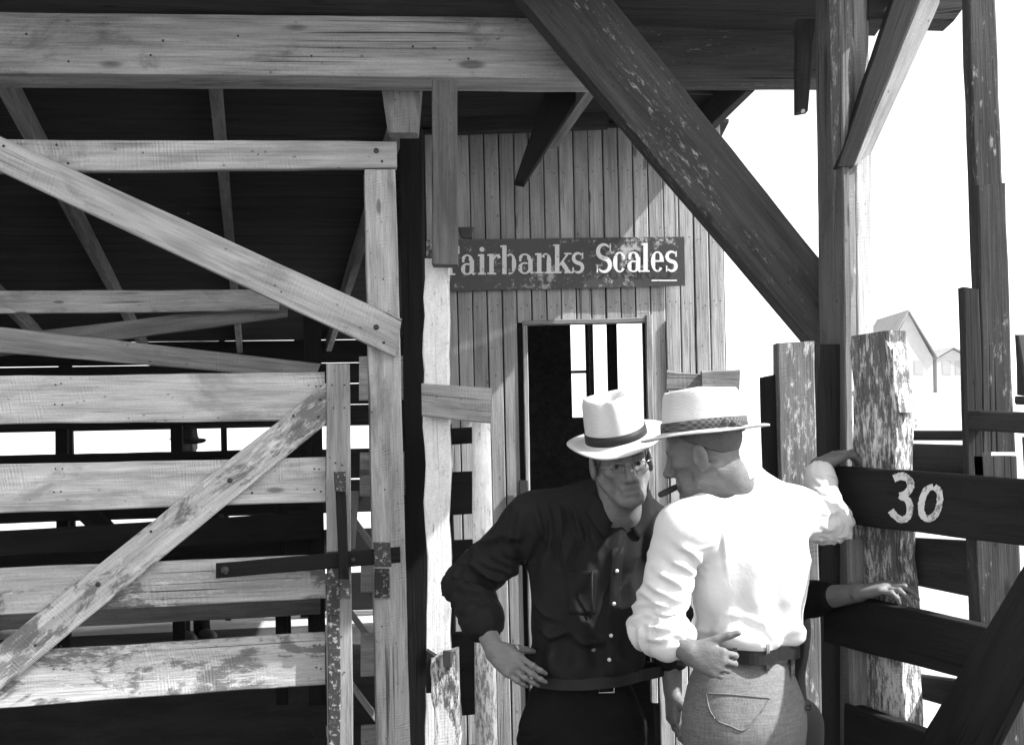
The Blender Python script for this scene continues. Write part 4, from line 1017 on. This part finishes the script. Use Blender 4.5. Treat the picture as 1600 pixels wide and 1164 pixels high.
# ================================================================== MAN IN WHITE SHIRT (seen from behind, looking to the left)
def white_shirt_man():
    ro = Vector((.62, 3.36, 0))
    R = frame((-.90, .40, -.22), (-.16, 0, 1)); O = PP(1003, 599, 3.27)
    nk = PP(1046, 648, 3.36); shL, elL, wrL = PP(980, 680, 3.20), PP(952, 784, 3.22), PP(990, 807, 3.125)
    shR, elR, wrR = PP(1099, 662, 3.48), PP(1137, 673, 3.67), PP(1124, 614, 3.80)
    F_ = np.array([-.5, .866, 0]); Z = V3(0, 0, 1); Lf = np.array([-.866, -.5, 0]); BR = np.stack([-Lf, F_, Z], 1)
    ch, wa, pe = PP(1050, 700, 3.37), PP(1052, 790, 3.36), PP(1044, 858, 3.36)
    hipL, hipR = pe + Lf * .085 - Z * .03, pe - Lf * .085 - Z * .03
    knL, knR = V3(hipL[0] - .02, hipL[1] + .05, .50), V3(hipR[0] + .03, hipR[1] + .02, .50)
    anL, anR = V3(knL[0] - .01, knL[1] - .03, .09), V3(knR[0] + .03, knR[1] - .02, .09)
    s = Solid(.0042); add_head(s, O, R, nk)
    s.ell(ch, (.15, .09, .17), BR, .05); s.ell(wa, (.13, .085, .15), BR, .05); s.ell(pe, (.14, .09, .11), BR, .05)
    s.cone(nk, ch, .06, .07, .04); s.cone(shL, shR, .05, .05, .04)
    for a, b, c in ((shL, elL, wrL), (shR, elR, wrR)): s.cone(a, b, .048, .040, .03); s.cone(b, c, .040, .027, .02)
    for a, b, c in ((hipL, knL, anL), (hipR, knR, anR)): s.cone(a, b, .075, .052, .04); s.cone(b, c, .05, .035, .03)
    # left hand: fist turned on the small of the back; right hand: over the end of the rail
    hd = PP(1018, 818, 3.10) - wrL; add_hand(s, wrL, hd, (.25, .95, -.15), 1, ((.9, 1.1, .6), (1.0, 1.1, .6), (1.05, 1.1, .6), (1.1, 1.0, .6)), .95, (.75, .7, -.05), .02, .15)
    gr = PP(1147, 603, 3.83) - wrR; add_hand(s, wrR, gr, (.15, .1, -1), 1, ((.25, .55, .5), (.25, .6, .5), (.3, .6, .5), (.35, .6, .5)), 1.0, (.8, .5, .3), .03, .3)
    Vv, Q = s.mesh()
    man = link_solid('person', Vv, Q, M_SKIN, None, ro)
    tag(man, 'man in white shirt, pale hat and light trousers, back turned, cigar in mouth', 'person', None, 'thing')
    # shirt
    s = Solid(.0046)
    s.ell(ch - Z * .005, (.182, .112, .185), BR, .06); s.ell(PP(1051, 745, 3.37), (.160, .112, .15), BR, .06); s.ell(PP(1049, 790, 3.36), (.140, .110, .07), BR, .05)
    s.cone(shL + V3(.01, 0, -.005), shR, .070, .070, .05); s.cone(PP(1042, 642, 3.355), ch, .066, .12, .05)
    s.cone(PP(1046, 640, 3.36), shL + V3(.03, 0, .02), .058, .055, .04); s.cone(PP(1046, 640, 3.36), shR + V3(-.03, 0, .02), .058, .055, .04)
    cuL = elL + (wrL - elL) * .42; s.cone(shL, elL, .066, .053, .016); s.cone(elL, cuL, .053, .050, .02); s.cone(elL + (wrL - elL) * .26, cuL, .055, .058, .010)
    cuR = elR + (wrR - elR) * .84; s.cone(shR, elR, .066, .054, .04); s.cone(elR, cuR, .052, .038, .025); s.cone(elR + (wrR - elR) * .66, cuR, .042, .043, .008)
    zb = PP(1065, 812, 3.25)[2]; s.cut(V3(0, 0, zb - .03), V3(0, 0, 1))
    s.ell(O + R @ V3(0, -.02, -.05), (.06, .07, .08), R, .012, True)
    def folds(Vv, N):
        d = limb_folds(Vv, (shL, elL, cuL), .020, .27, .17, .046, 2) + limb_folds(Vv, (shR, elR, cuR), .016, .24, .16, .045, 5)
        zz = Vv[:, 2]; low = np.clip((zb + .22 - zz) / .22, 0, 1); a = np.arctan2(Vv[:, 1] - wa[1], Vv[:, 0] - wa[0]) * 1.0
        tors = np.clip((.24 - np.hypot(Vv[:, 0] - wa[0], Vv[:, 1] - wa[1])) / .03, 0, 1)
        d = d + tors * (.020 * low ** 1.6 * np.clip((zz - zb - .015) / .04, 0, 1) * np.sin(a * 7 + 9 * zz + 2.6 * vnoise(Vv * V3(6, 6, 4), 4)) + .010 * np.sin(a * 3.1 + 7 * zz + 2.4 * vnoise(Vv * V3(5, 5, 2.5), 8)) * (.4 + low))
        blouse = np.exp(-((zz - zb - .045) / .035) ** 2) * .012 * tors
        A = zp(910, 600, 4.156, [(150, 560), (210, 600), (285, 640)], [(140, 610), (205, 650), (275, 668)], [(160, 655), (220, 692), (282, 700)], [(160, 705), (220, 726), (280, 724)], [(150, 745), (215, 766), (290, 748)], [(146, 800), (205, 806), (290, 775)], [(290, 405), (350, 440), (380, 510)], [(255, 470), (300, 490), (345, 520)], [(200, 520), (250, 545), (300, 585)])
        B = zp(910, 600, 4.156, [(505, 700), (590, 716), (650, 745)], [(330, 742), (400, 774), (445, 756), (500, 685)], [(690, 850), (735, 800), (765, 755)], [(760, 842), (795, 790), (850, 730)], [(600, 800), (570, 760), (530, 735)], [(640, 840), (610, 790), (600, 740)], [(850, 420), (820, 520), (780, 600)])
        C = zp(910, 600, 4.156, [(895, 392), (930, 372), (975, 330)], [(900, 310), (940, 332), (985, 296)], [(860, 356), (900, 336), (935, 350)], [(880, 250), (930, 262), (980, 250)], [(860, 200), (900, 150), (930, 110)])
        D = zp(910, 600, 4.156, [(395, 165), (440, 228), (466, 330), (480, 430), (492, 525)])
        d = d + px_folds(Vv, N, [(l, 2.6, .011) for l in A] + [(l, 3.0, .009) for l in B] + [(l, 2.6, .006) for l in C] + [(l, 1.8, .005) for l in D])
        return d + blouse + crease(Vv, (-.45, -.1, -.85), .010, 2.5, 11, 61) * tors + crease(Vv, (.6, .1, -.7), .007, 2.5, 10, 67)
    sh_, SV, SQ = cloth('shirt', s, M_WSHIRT, man, ro, folds, 1, .004, 3)
    cuff('rolled_cuff', elL + (wrL - elL) * .30, elL + (wrL - elL) * .50, .056, .058, M_WSHIRT, sh_); cuff('rolled_cuff', elR + (wrR - elR) * .66, elR + (wrR - elR) * .88, .045, .042, M_WSHIRT, sh_)
    # stand collar
    s = Solid(.004); c0 = PP(1031, 629, 3.335); R2 = frame((-.85, .35, -.5), (-.42, .1, .9))
    for k in range(26):
        a = math.pi * 2 * k / 26; a2 = math.pi * 2 * (k + 1) / 26
        f1 = lambda a: c0 + R2 @ V3(.068 * math.cos(a), .072 * math.sin(a), .004 * math.sin(a))
        s.cone(f1(a) - R2 @ V3(0, 0, .014), f1(a2) + R2 @ V3(0, 0, .014), .009, .008, .012)
        s.cone(f1(a) + R2 @ V3(0, 0, .012), f1(a2) + R2 @ V3(0, 0, .012), .0085, .0085, .012)
    CV, CQ = s.mesh(); link_solid('collar', relax(CV, CQ, 2), CQ, M_WSHIRT, man, ro)
    # trousers
    s = Solid(.006)
    s.ell(pe + Z * .03, (.168, .120, .13), BR, .05); s.ell(pe - Z * .06 - F_ * .03, (.165, .125, .12), BR, .05)
    s.cone(hipL - Z * .02, knL, .100, .078, .05); s.cone(hipR - Z * .02, knR, .100, .078, .05); s.cone(knL, anL, .078, .070, .03); s.cone(knR, anR, .078, .070, .03)
    s.cut(V3(0, 0, zb + .012), V3(0, 0, -1))
    def tf(Vv, N): return limb_folds(Vv, (hipL, knL, anL), .014, .42, .16, .075, 1, .16) + limb_folds(Vv, (hipR, knR, anR), .014, .42, .16, .075, 3, .16) + limb_folds(Vv, (hipL, knL, anL), .018, .84, .09, .05, 7, .16) + limb_folds(Vv, (hipR, knR, anR), .018, .84, .09, .05, 8, .16) + .008 * vnoise(Vv * V3(9, 9, 3.5), 12)
    tr, TV, TQ = cloth('trousers', s, M_TWEED, man, ro, tf, 1, .003, 9)
    both = np.concatenate([TV[TV[:, 2] > zb - .06], SV[(SV[:, 2] < zb + .04) & (SV[:, 2] > zb - .03)]])
    bl = belt_ring('belt', both, V3(pe[0] + .01, pe[1], zb), (.03, 0, 1), M_LEATHER, man, ro, .036, .004)
    for (x, y) in ((1037, 808), (1071, 813), (1097, 818)):
        patch('belt_loop', both, ((x - 2, y - 14), (x + 2, y - 14), (x + 2, y + 14), (x - 2, y + 14)), M_TWEED, tr, ro, .011, 3)
    for pl in ([(1007, 850), (1030, 851), (1052, 853), (1073, 855)], [(1007, 850), (1010, 866), (1018, 878), (1032, 884), (1046, 888), (1062, 872), (1073, 855)]):
        tube('pocket_seam', [Vector(drape(TV, x, y, .002)) for x, y in smooth_pts(pl, 5)], .0022, M_TWEED, tr, 6)
    patch('pocket_button', TV, ((1111, 862), (1116, 862), (1116, 868), (1111, 868)), M_STEEL, tr, ro, .008, 2)
    # hair under the brim
    s = Solid(.004); s.ell(O + R @ V3(0, -.016, .036), (.079, .098, .088), R, .01); s.cut(O + R @ V3(0, -.04, .0), R @ V3(0, -.55, .83)); HV, HQ = s.mesh(); link_solid('hair', HV, HQ, M_HAIR, man, ro)
    RH = frame((-.97, .20, -.075), (-.075, 0, 1)); HO = PP(1005, 579, 3.265)
    hat('hat', HO, RH, M_STRAW, M_BAND2, man, ro, .086, .112, .118, .056, .010, .004, .88, .014, .030, 'pale flat-brimmed hat with braided band',
        [(math.pi * .60, .020, .012), (math.pi * .64, .016, .010), (math.pi * .72, .008, .011), (math.pi * .76, .002, .010)] if False else [(math.pi - .75 - 1.2, .0, .001), (math.pi + .55, .022, .010), (math.pi + .75, .017, .010), (math.pi + .90, .008, .010), (math.pi + 1.0, .002, .009)])
    boots(man, ((anL, (-.6, .8, 0)), (anR, (-.3, .95, 0))), ro)
    m = O + R @ V3(-.012, .090, -.074); tip = PP(957, 645, 3.22)
    dirc = np.array(tip) - m; dirc /= np.linalg.norm(dirc)
    cg = tube('cigar', [Vector(m - dirc * .012), Vector(m + dirc * .02), Vector(m + dirc * .06), Vector(m + dirc * .082), Vector(m + dirc * .088)], [.0075, .0085, .0085, .0078, .004], M_CIGAR, None, 12)
    tag(cg, 'short dark cigar held in the mouth of the man in white', 'cigar')
white_shirt_man()

# ================================================================== MAN IN DARK SHIRT (faces us, hand on hip)
def dark_shirt_man():
    ro = Vector((.24, 3.62, 0))
    R = frame((.10, -1, -.14), (-.14, 0, 1)); O = PP(919, 608, 3.51); Z = V3(0, 0, 1)
    nk = PP(915, 662, 3.60); shA, elA, wrA = PP(824, 670, 3.64), PP(758, 737, 3.72), PP(787, 806, 3.56)
    shB, elB, wrB = PP(953, 684, 3.68), PP(968, 770, 3.74), PP(972, 848, 3.66)
    F_ = np.array([.15, -.99, 0]); F_ /= np.linalg.norm(F_); Rt = np.cross(F_, Z); BR = np.stack([Rt, F_, Z], 1)
    ch, wa, pe = PP(888, 722, 3.65), PP(884, 810, 3.63), PP(878, 872, 3.64)
    hA, hB = pe + Rt * .085 - Z * .03, pe - Rt * .085 - Z * .03
    kA, kB = V3(hA[0] - .01, hA[1] - .03, .49), V3(hB[0] + .02, hB[1] - .02, .49); aA, aB = V3(kA[0] - .02, kA[1] + .04, .09), V3(kB[0] + .03, kB[1] + .04, .09)
    s = Solid(.0042); add_head(s, O, R, nk)
    s.ell(ch, (.14, .085, .17), BR, .05); s.ell(wa, (.125, .085, .15), BR, .05); s.ell(pe, (.135, .09, .11), BR, .05); s.cone(nk, ch, .058, .07, .04); s.cone(shA, shB, .05, .05, .04)
    for a, b, c in ((shA, elA, wrA), (shB, elB, wrB)): s.cone(a, b, .047, .040, .03); s.cone(b, c, .041, .027, .02)
    for a, b, c in ((hA, kA, aA), (hB, kB, aB)): s.cone(a, b, .075, .05, .04); s.cone(b, c, .048, .035, .03)
    hd = PP(832, 840, 3.475) - wrA; add_hand(s, wrA, hd, (.25, .95, -.2), 1, ((.2, .45, .35), (.25, .5, .35), (.3, .5, .35), (.35, .5, .35)), .97, (.35, .35, .9), .01, .2)
    add_hand(s, wrB, (0, -.2, -1), (1, .2, 0), 1, (.3, .35, .4, .45))
    Vv, Q = s.mesh(); man = link_solid('person', Vv, Q, M_SKIN2, None, ro)
    tag(man, 'man in dark work shirt, spectacles and tilted pale hat facing us, hand on hip', 'person', None, 'thing')
    s = Solid(.0046)
    s.ell(ch, (.178, .112, .185), BR, .06); s.ell(PP(886, 775, 3.64), (.168, .112, .16), BR, .06); s.ell(PP(882, 822, 3.63), (.160, .115, .075), BR, .05)
    s.cone(shA, shB, .066, .066, .05); s.cone(PP(914, 644, 3.60), ch, .063, .11, .04); s.cone(PP(906, 641, 3.62), shA + V3(.02, 0, .02), .050, .05, .04); s.cone(PP(921, 645, 3.62), shB + V3(-.02, 0, .02), .050, .05, .04)
    cA = elA + (wrA - elA) * .56; s.cone(shA, elA, .070, .066, .05); s.cone(elA, cA, .063, .056, .02); s.cone(elA + (wrA - elA) * .12, cA, .062, .063, .010)
    cB = elB + (wrB - elB) * .5; s.cone(shB, elB, .070, .062, .05); s.cone(elB, cB, .06, .056, .02)
    zb = PP(905, 838, 3.52)[2]; s.cut(V3(0, 0, zb - .03), V3(0, 0, 1)); s.ell(O + R @ V3(0, .01, -.07), (.055, .065, .09), R, .01, True); s.cone(PP(919, 652, 3.49), PP(916, 688, 3.47), .034, .006, .01, True)
    def folds(Vv, N):
        d = limb_folds(Vv, (shA, elA, cA), .022, .25, .16, .055, 4) + limb_folds(Vv, (shB, elB, cB), .016, .26, .15, .045, 6)
        zz = Vv[:, 2]; a = np.arctan2(Vv[:, 1] - wa[1], Vv[:, 0] - wa[0]); tors = np.clip((.24 - np.hypot(Vv[:, 0] - wa[0], Vv[:, 1] - wa[1])) / .03, 0, 1); low = np.clip((zb + .25 - zz) / .25, 0, 1)
        up = np.exp(-((zz - ch[2] - .06) / .09) ** 2)
        A = zp(730, 620, 4.477, [(500, 150), (515, 250), (530, 395)], [(555, 160), (570, 300), (592, 465)], [(605, 140), (650, 250), (690, 375)], [(445, 180), (470, 260), (500, 330)], [(385, 180), (372, 300), (400, 420)], [(700, 230), (720, 320), (735, 420)], [(350, 720), (400, 762), (465, 825)], [(470, 720), (520, 764), (610, 742)], [(430, 560), (470, 640), (540, 690)], [(860, 500), (800, 600), (775, 720)], [(620, 760), (680, 800), (760, 790)])
        B = zp(730, 620, 4.477, [(105, 420), (180, 440), (262, 505)], [(120, 490), (180, 552), (245, 582)], [(200, 452), (270, 482), (335, 430)], [(255, 505), (350, 452), (405, 440)], [(115, 385), (200, 330), (335, 282)], [(175, 350), (172, 400), (180, 445)], [(300, 330), (340, 300), (390, 290)], [(90, 520), (140, 560), (200, 575)])
        d = d + px_folds(Vv, N, [(l, 3.0, .014) for l in A] + [(l, 3.2, .015) for l in B] + [(l, 1.6, .005) for l in zp(730, 620, 4.477, [(450, 116), (550, 96), (685, 50)], [(350, 170), (330, 260), (345, 380), (400, 440)])])
        return d + tors * (.018 * low * np.clip((zz - zb - .015) / .04, 0, 1) * np.sin(a * 8 + 8 * zz + 2.6 * vnoise(Vv * V3(6, 6, 4), 14)) + .018 * up * ridge(((Vv[:, 0] * 15 + 1.0 * vnoise(Vv * V3(4, 4, 5), 16)) % 1) - .5)) + np.exp(-((zz - zb - .05) / .04) ** 2) * .006 * tors + crease(Vv, (.35, 0, -.9), .013, 3, 11, 71) * tors + crease(Vv, (-.6, .1, -.7), .012, 3, 11, 73)
    sh_, SV, SQ = cloth('shirt', s, M_DSHIRT, man, ro, folds, 1, .005, 23)
    cuff('rolled_cuff', elA + (wrA - elA) * .22, elA + (wrA - elA) * .62, .062, .060, M_DSHIRT, sh_)
    # open collar: two folded points
    for pts in (((890, 640), (912, 668), (902, 690), (882, 664)), ((948, 638), (923, 670), (936, 692), (957, 662))):
        patch('collar_point', SV, pts, M_DSHIRT, sh_, ro, .010, 6)
    patch('button_placket', SV, ((909, 700), (921, 698), (912, 836), (900, 836)), M_DSHIRT, sh_, ro, .003, 14)
    for (x, y) in ((914, 723), (911, 757), (908, 790), (906, 815)):
        c = Vector(drape(SV, x, y, .007)); tube('button', [c, c + Vector((0, -.003, 0)), c + Vector((0, -.004, 0))], [.0055, .0055, .003], M_BUTTON, sh_, 10)
    patch('breast_pocket', SV, ((862, 724), (894, 722), (891, 768), (864, 768)), M_DSHIRT, sh_, ro, .005, 10)
    a, b = Vector(drape(SV, 888, 722, .011)), Vector(drape(SV, 888, 768, .010)); tube('pencil', [a, (a + b) / 2, b], .0032, M_DARK, sh_, 8)
    s = Solid(.006)
    s.ell(pe + Z * .03, (.158, .115, .13), BR, .05); s.ell(pe - Z * .06, (.158, .118, .11), BR, .05)
    s.cone(hA - Z * .02, kA, .098, .076, .05); s.cone(hB - Z * .02, kB, .098, .076, .05); s.cone(kA, aA, .076, .070, .03); s.cone(kB, aB, .076, .070, .03); s.cut(V3(0, 0, zb + .012), V3(0, 0, -1))
    def tf(Vv, N): return limb_folds(Vv, (hA, kA, aA), .014, .08, .12, .05, 1, .16) + limb_folds(Vv, (hB, kB, aB), .014, .08, .12, .05, 3, .16) + limb_folds(Vv, (hB, kB, aB), .014, .44, .15, .07, 3, .16) + limb_folds(Vv, (hA, kA, aA), .014, .44, .15, .07, 5, .16) + .008 * vnoise(Vv * V3(9, 9, 3.5), 17)
    tr, TV, TQ = cloth('trousers', s, M_DTROUS, man, ro, tf, 1, .003, 29)
    both = np.concatenate([TV[TV[:, 2] > zb - .06], SV[(SV[:, 2] < zb + .04) & (SV[:, 2] > zb - .03)]])
    bl = belt_ring('belt', both, V3(pe[0], pe[1], zb - .004), (-.02, 0, 1), M_LEATHER, man, ro, .032, .001)
    c = drape(both, 903, 843, .012); fr = []
    tube('buckle', [Vector(c + V3(x, 0, z)) for x, z in ((-.022, -.017), (.022, -.017), (.022, .017), (-.022, .017), (-.022, -.017))], .003, M_WIRE, bl, 6)
    s = Solid(.004); s.ell(O + R @ V3(0, -.018, .036), (.079, .097, .088), R, .01); s.cut(O + R @ V3(0, .03, .015), R @ V3(0, -.7, .7)); HV, HQ = s.mesh(); link_solid('hair', HV, HQ, M_HAIR, man, ro)
    RH = frame((.10, -1, -.20), (-.22, 0, 1)); HO = PP(914, 587, 3.515)
    hat('hat', HO, RH, M_STRAW, M_BAND, man, ro, .086, .104, .135, .054, .012, .016, .84, .022, .035, 'pale pinched hat tilted to one side, dark ribbon')
    gs = Solid(.0)
    T = lambda x, y, z: Vector(O + R @ V3(x, y, z))
    first = None
    for sx in (-1, 1):
        ring = [T(sx * .031 + .019 * math.cos(a), .093 - abs(.012 * math.cos(a)) * .3, -.004 + .016 * math.sin(a)) for a in [2 * math.pi * k / 24 for k in range(25)]]
        o = tube('spectacles' if first is None else 'rim', ring, .0012, M_WIRE, man if first is None else first, 6)
        if first is None: first = o
        tube('temple', [T(sx * .050, .090, .0), T(sx * .074, .06, .002), T(sx * .082, -.01, .002)], .0012, M_WIRE, first, 6)
        lens = [T(sx * .031 + .018 * math.cos(a), .0925 + e, -.004 + .0155 * math.sin(a)) for e in (0, .0015) for a in [2 * math.pi * k / 20 for k in range(20)]]
        mesh_obj('lens', [v - ro for v in lens], [tuple(range(20)), tuple(range(20, 40))] + [(k, (k + 1) % 20, 20 + (k + 1) % 20, 20 + k) for k in range(20)], M_GLASS, first, Matrix.Translation(ro))
    tube('bridge', [T(-.012, .093, .0), T(0, .098, .004), T(.012, .093, .0)], .0012, M_WIRE, first, 6)
    for sx in (-1, 1):
        c = O + R @ V3(sx * .031, .0672, -.001); s = Solid(.0016); s.ball(c, .0128, .001); EV, EQ = s.mesh(); eye = link_solid('eye', EV, EQ, M_EYE, man, ro)
        g_ = R @ V3(-.1, 1, -.05); g_ /= np.linalg.norm(g_); tube('iris', [Vector(c + g_ * .0105), Vector(c + g_ * .0128), Vector(c + g_ * .0132)], [.0064, .0058, .003], M_CIGAR, eye, 12)
        s = Solid(.002); s.cone(O + R @ V3(sx * .014, .0905, .022), O + R @ V3(sx * .034, .0845, .0265), .0040, .0042, .003); s.cone(O + R @ V3(sx * .034, .0845, .0265), O + R @ V3(sx * .052, .069, .020), .0042, .0028, .003); BV_, BQ_ = s.mesh(); link_solid('eyebrow', BV_ + .0008 * vnoise(BV_ * 400, 3)[:, None], BQ_, M_HAIR, man, ro)
    boots(man, ((aA, (-.3, -1, 0)), (aB, (.3, -1, 0))), ro)
dark_shirt_man()

# ================================================================== YOUTH STOOPING BEHIND, hand on the lower rail
def stooping_person():
    ro = Vector((.78, 4.0, 0)); Z = V3(0, 0, 1)
    O = PP(1040, 700, 3.80); R = frame((.3, -.6, -.7), (0, -.6, .8)); nk = PP(1052, 735, 3.93); ch, pe = PP(1068, 785, 4.0), PP(1076, 885, 4.1)
    shA, elA, wrA = PP(1098, 752, 3.93), PP(1118, 752, 3.86), PP(1166, 746, 3.70); shB, elB, wrB = PP(1030, 765, 4.0), PP(1020, 840, 3.95), PP(1030, 900, 3.9)
    F_ = np.array([.3, -.95, 0]); Rt = np.cross(F_, Z); BR = np.stack([Rt, F_, Z], 1)
    hA, hB = pe + Rt * .08, pe - Rt * .08; kA, kB = V3(hA[0], hA[1] - .06, .38), V3(hB[0], hB[1] - .06, .38); aA, aB = V3(hA[0], hA[1] + .02, .08), V3(hB[0], hB[1] + .02, .08)
    s = Solid(.005); add_head(s, O, R, nk); s.ell(ch, (.13, .08, .16), BR, .05); s.ell(pe, (.13, .085, .11), BR, .05); s.cone(ch, pe, .08, .08, .05); s.cone(nk, ch, .05, .07, .04); s.cone(shA, shB, .045, .045, .04)
    for a, b, c in ((shA, elA, wrA), (shB, elB, wrB)): s.cone(a, b, .042, .038, .03); s.cone(b, c, .040, .027, .02)
    for a, b, c in ((hA, kA, aA), (hB, kB, aB)): s.cone(a, b, .07, .05, .04); s.cone(b, c, .046, .033, .03)
    add_hand(s, wrA, PP(1205, 738, 3.63) - wrA, (.25, .1, -1), 1, ((.25, .5, .5), (.3, .55, .5), (.35, .6, .5), (.4, .6, .5)), 1.0, (.8, .5, .3), .04, .3)
    add_hand(s, wrB, (0, -.2, -1), (1, 0, 0), 1, (.3, .35, .4, .45))
    Vv, Q = s.mesh(); man = link_solid('person', Vv, Q, M_SKIN2, None, ro)
    tag(man, 'stooping person almost hidden behind white shirt, hand resting on lower fence board', 'person', None, 'thing')
    s = Solid(.006); s.ell(ch, (.155, .10, .175), BR, .05); s.cone(ch, pe + Z * .03, .11, .115, .05); s.cone(shA, shB, .06, .06, .05); s.cone(shA, elA, .062, .055, .04); s.cone(elA, elA + (wrA - elA) * .25, .054, .052, .02)
    s.cone(shB, elB, .062, .055, .04); s.cone(elB, elB + (wrB - elB) * .8, .054, .045, .02); s.ell(O + R @ V3(0, 0, -.05), (.06, .07, .09), R, .01, True)
    cloth('shirt', s, M_DTROUS, man, ro, None, 1, .006, 33)
    s = Solid(.007); s.ell(pe - Z * .02, (.15, .11, .13), BR, .05); s.cone(hA, kA, .09, .07, .05); s.cone(hB, kB, .09, .07, .05); s.cone(kA, aA, .07, .065, .03); s.cone(kB, aB, .07, .065, .03)
    cloth('trousers', s, M_DTROUS, man, ro, None, 1, .005, 35)
    s = Solid(.005); s.ell(O + R @ V3(0, -.018, .036), (.079, .100, .088), R, .01); s.cut(O + R @ V3(0, .03, .015), R @ V3(0, -.7, .7)); HV, HQ = s.mesh(); link_solid('hair', HV, HQ, M_HAIR, man, ro)
    boots(man, ((aA, (.3, -1, 0)), (aB, (.3, -1, 0))), ro)
stooping_person()

# ================================================================== FAR MAN IN A DARK HAT, behind the pens
def far_person():
    Y = 10.2; c = P(468, 589, Y); ro = Vector((c.x, Y, 0)); Z = V3(0, 0, 1); B = V3(c.x, Y, 0)
    O = B + Z * 1.60; R = frame((.6, -.8, -.1), (0, 0, 1)); F_ = V3(.6, -.8, 0); Rt = np.cross(F_, Z); BR = np.stack([Rt, F_, Z], 1)
    ch, wa, pe = B + Z * 1.28, B + Z * 1.08, B + Z * .95; shA, shB = B + Rt * .17 + Z * 1.38, B - Rt * .17 + Z * 1.38
    elA, elB = shA + Rt * .05 - Z * .28, shB - Rt * .05 - Z * .28; wrA, wrB = elA + F_ * .1 - Z * .22, elB + F_ * .1 - Z * .22
    hA, hB = pe + Rt * .085, pe - Rt * .085; kA, kB = hA - Z * .45, hB - Z * .45; aA, aB = kA - Z * .41, kB - Z * .41
    s = Solid(.010); add_head(s, O, R, B + Z * 1.45); s.ell(ch, (.14, .09, .18), BR, .05); s.ell(wa, (.13, .085, .14), BR, .05); s.ell(pe, (.14, .09, .1), BR, .05); s.cone(shA, shB, .05, .05, .04)
    for a, b, d in ((shA, elA, wrA), (shB, elB, wrB)): s.cone(a, b, .047, .04, .03); s.cone(b, d, .04, .028, .02)
    for a, b, d in ((hA, kA, aA), (hB, kB, aB)): s.cone(a, b, .075, .05, .04); s.cone(b, d, .048, .035, .03)
    add_hand(s, wrA, (0, -.2, -1), -Rt, 1, (.3, .35, .4, .45)); add_hand(s, wrB, (0, -.2, -1), Rt, -1, (.3, .35, .4, .45))
    Vv, Q = s.mesh(); man = link_solid('person', Vv, Q, M_SKIN2, None, ro)
    tag(man, 'far person in a dark hat, seen only through the bright barn slot', 'person', None, 'thing')
    s = Solid(.010); s.ell(ch, (.17, .11, .19), BR, .05); s.ell(wa, (.16, .11, .15), BR, .05); s.cone(shA, shB, .065, .065, .05); s.cone(shA, elA, .065, .06, .04); s.cone(elA, wrA, .058, .045, .03); s.cone(shB, elB, .065, .06, .04); s.cone(elB, wrB, .058, .045, .03)
    cloth('shirt', s, M_DSHIRT, man, ro, None, 1, .006, 43)
    s = Solid(.010); s.ell(pe, (.155, .11, .12), BR, .05); s.cone(hA, kA, .095, .075, .05); s.cone(hB, kB, .095, .075, .05); s.cone(kA, aA, .073, .068, .03); s.cone(kB, aB, .073, .068, .03)
    cloth('trousers', s, M_DTROUS, man, ro, None, 1, .005, 45)
    hat('hat', O + R @ V3(0, -.01, .035), R, M_BAND, M_BAND, man, ro, .086, .104, .11, .06, .012, .012, .82, .02, .03)
    boots(man, ((aA, (.6, -.8, 0)), (aB, (.6, -.8, 0))), ro)
far_person()

# ================================================================== DUSTY AIR OVER THE YARD
hz = bpy.data.materials.new('dusty_air'); hz.use_nodes = True; hn = hz.node_tree; hn.nodes.clear()
pv = hn.nodes.new('ShaderNodeVolumePrincipled'); ho = hn.nodes.new('ShaderNodeOutputMaterial'); hn.links.new(pv.outputs[0], ho.inputs['Volume'])
pv.inputs['Color'].default_value = (.95, .95, .95, 1); pv.inputs['Density'].default_value = 0.0004; pv.inputs['Anisotropy'].default_value = .2
x0, x1, y0, y1, z0, z1 = -420, 420, -60, 620, -1.2, 16
V = [(x, y, z) for x in (x0, x1) for y in (y0, y1) for z in (z0, z1)]
hb = mesh_obj('haze', V, [(0, 1, 3, 2), (4, 6, 7, 5), (0, 4, 5, 1), (2, 3, 7, 6), (0, 2, 6, 4), (1, 5, 7, 3)], hz)
tag(hb, 'pale dusty air over the whole stockyard', kind='stuff')
SC.cycles.volume_bounces = 0; SC.cycles.volume_step_rate = 10; SC.cycles.volume_max_steps = 64
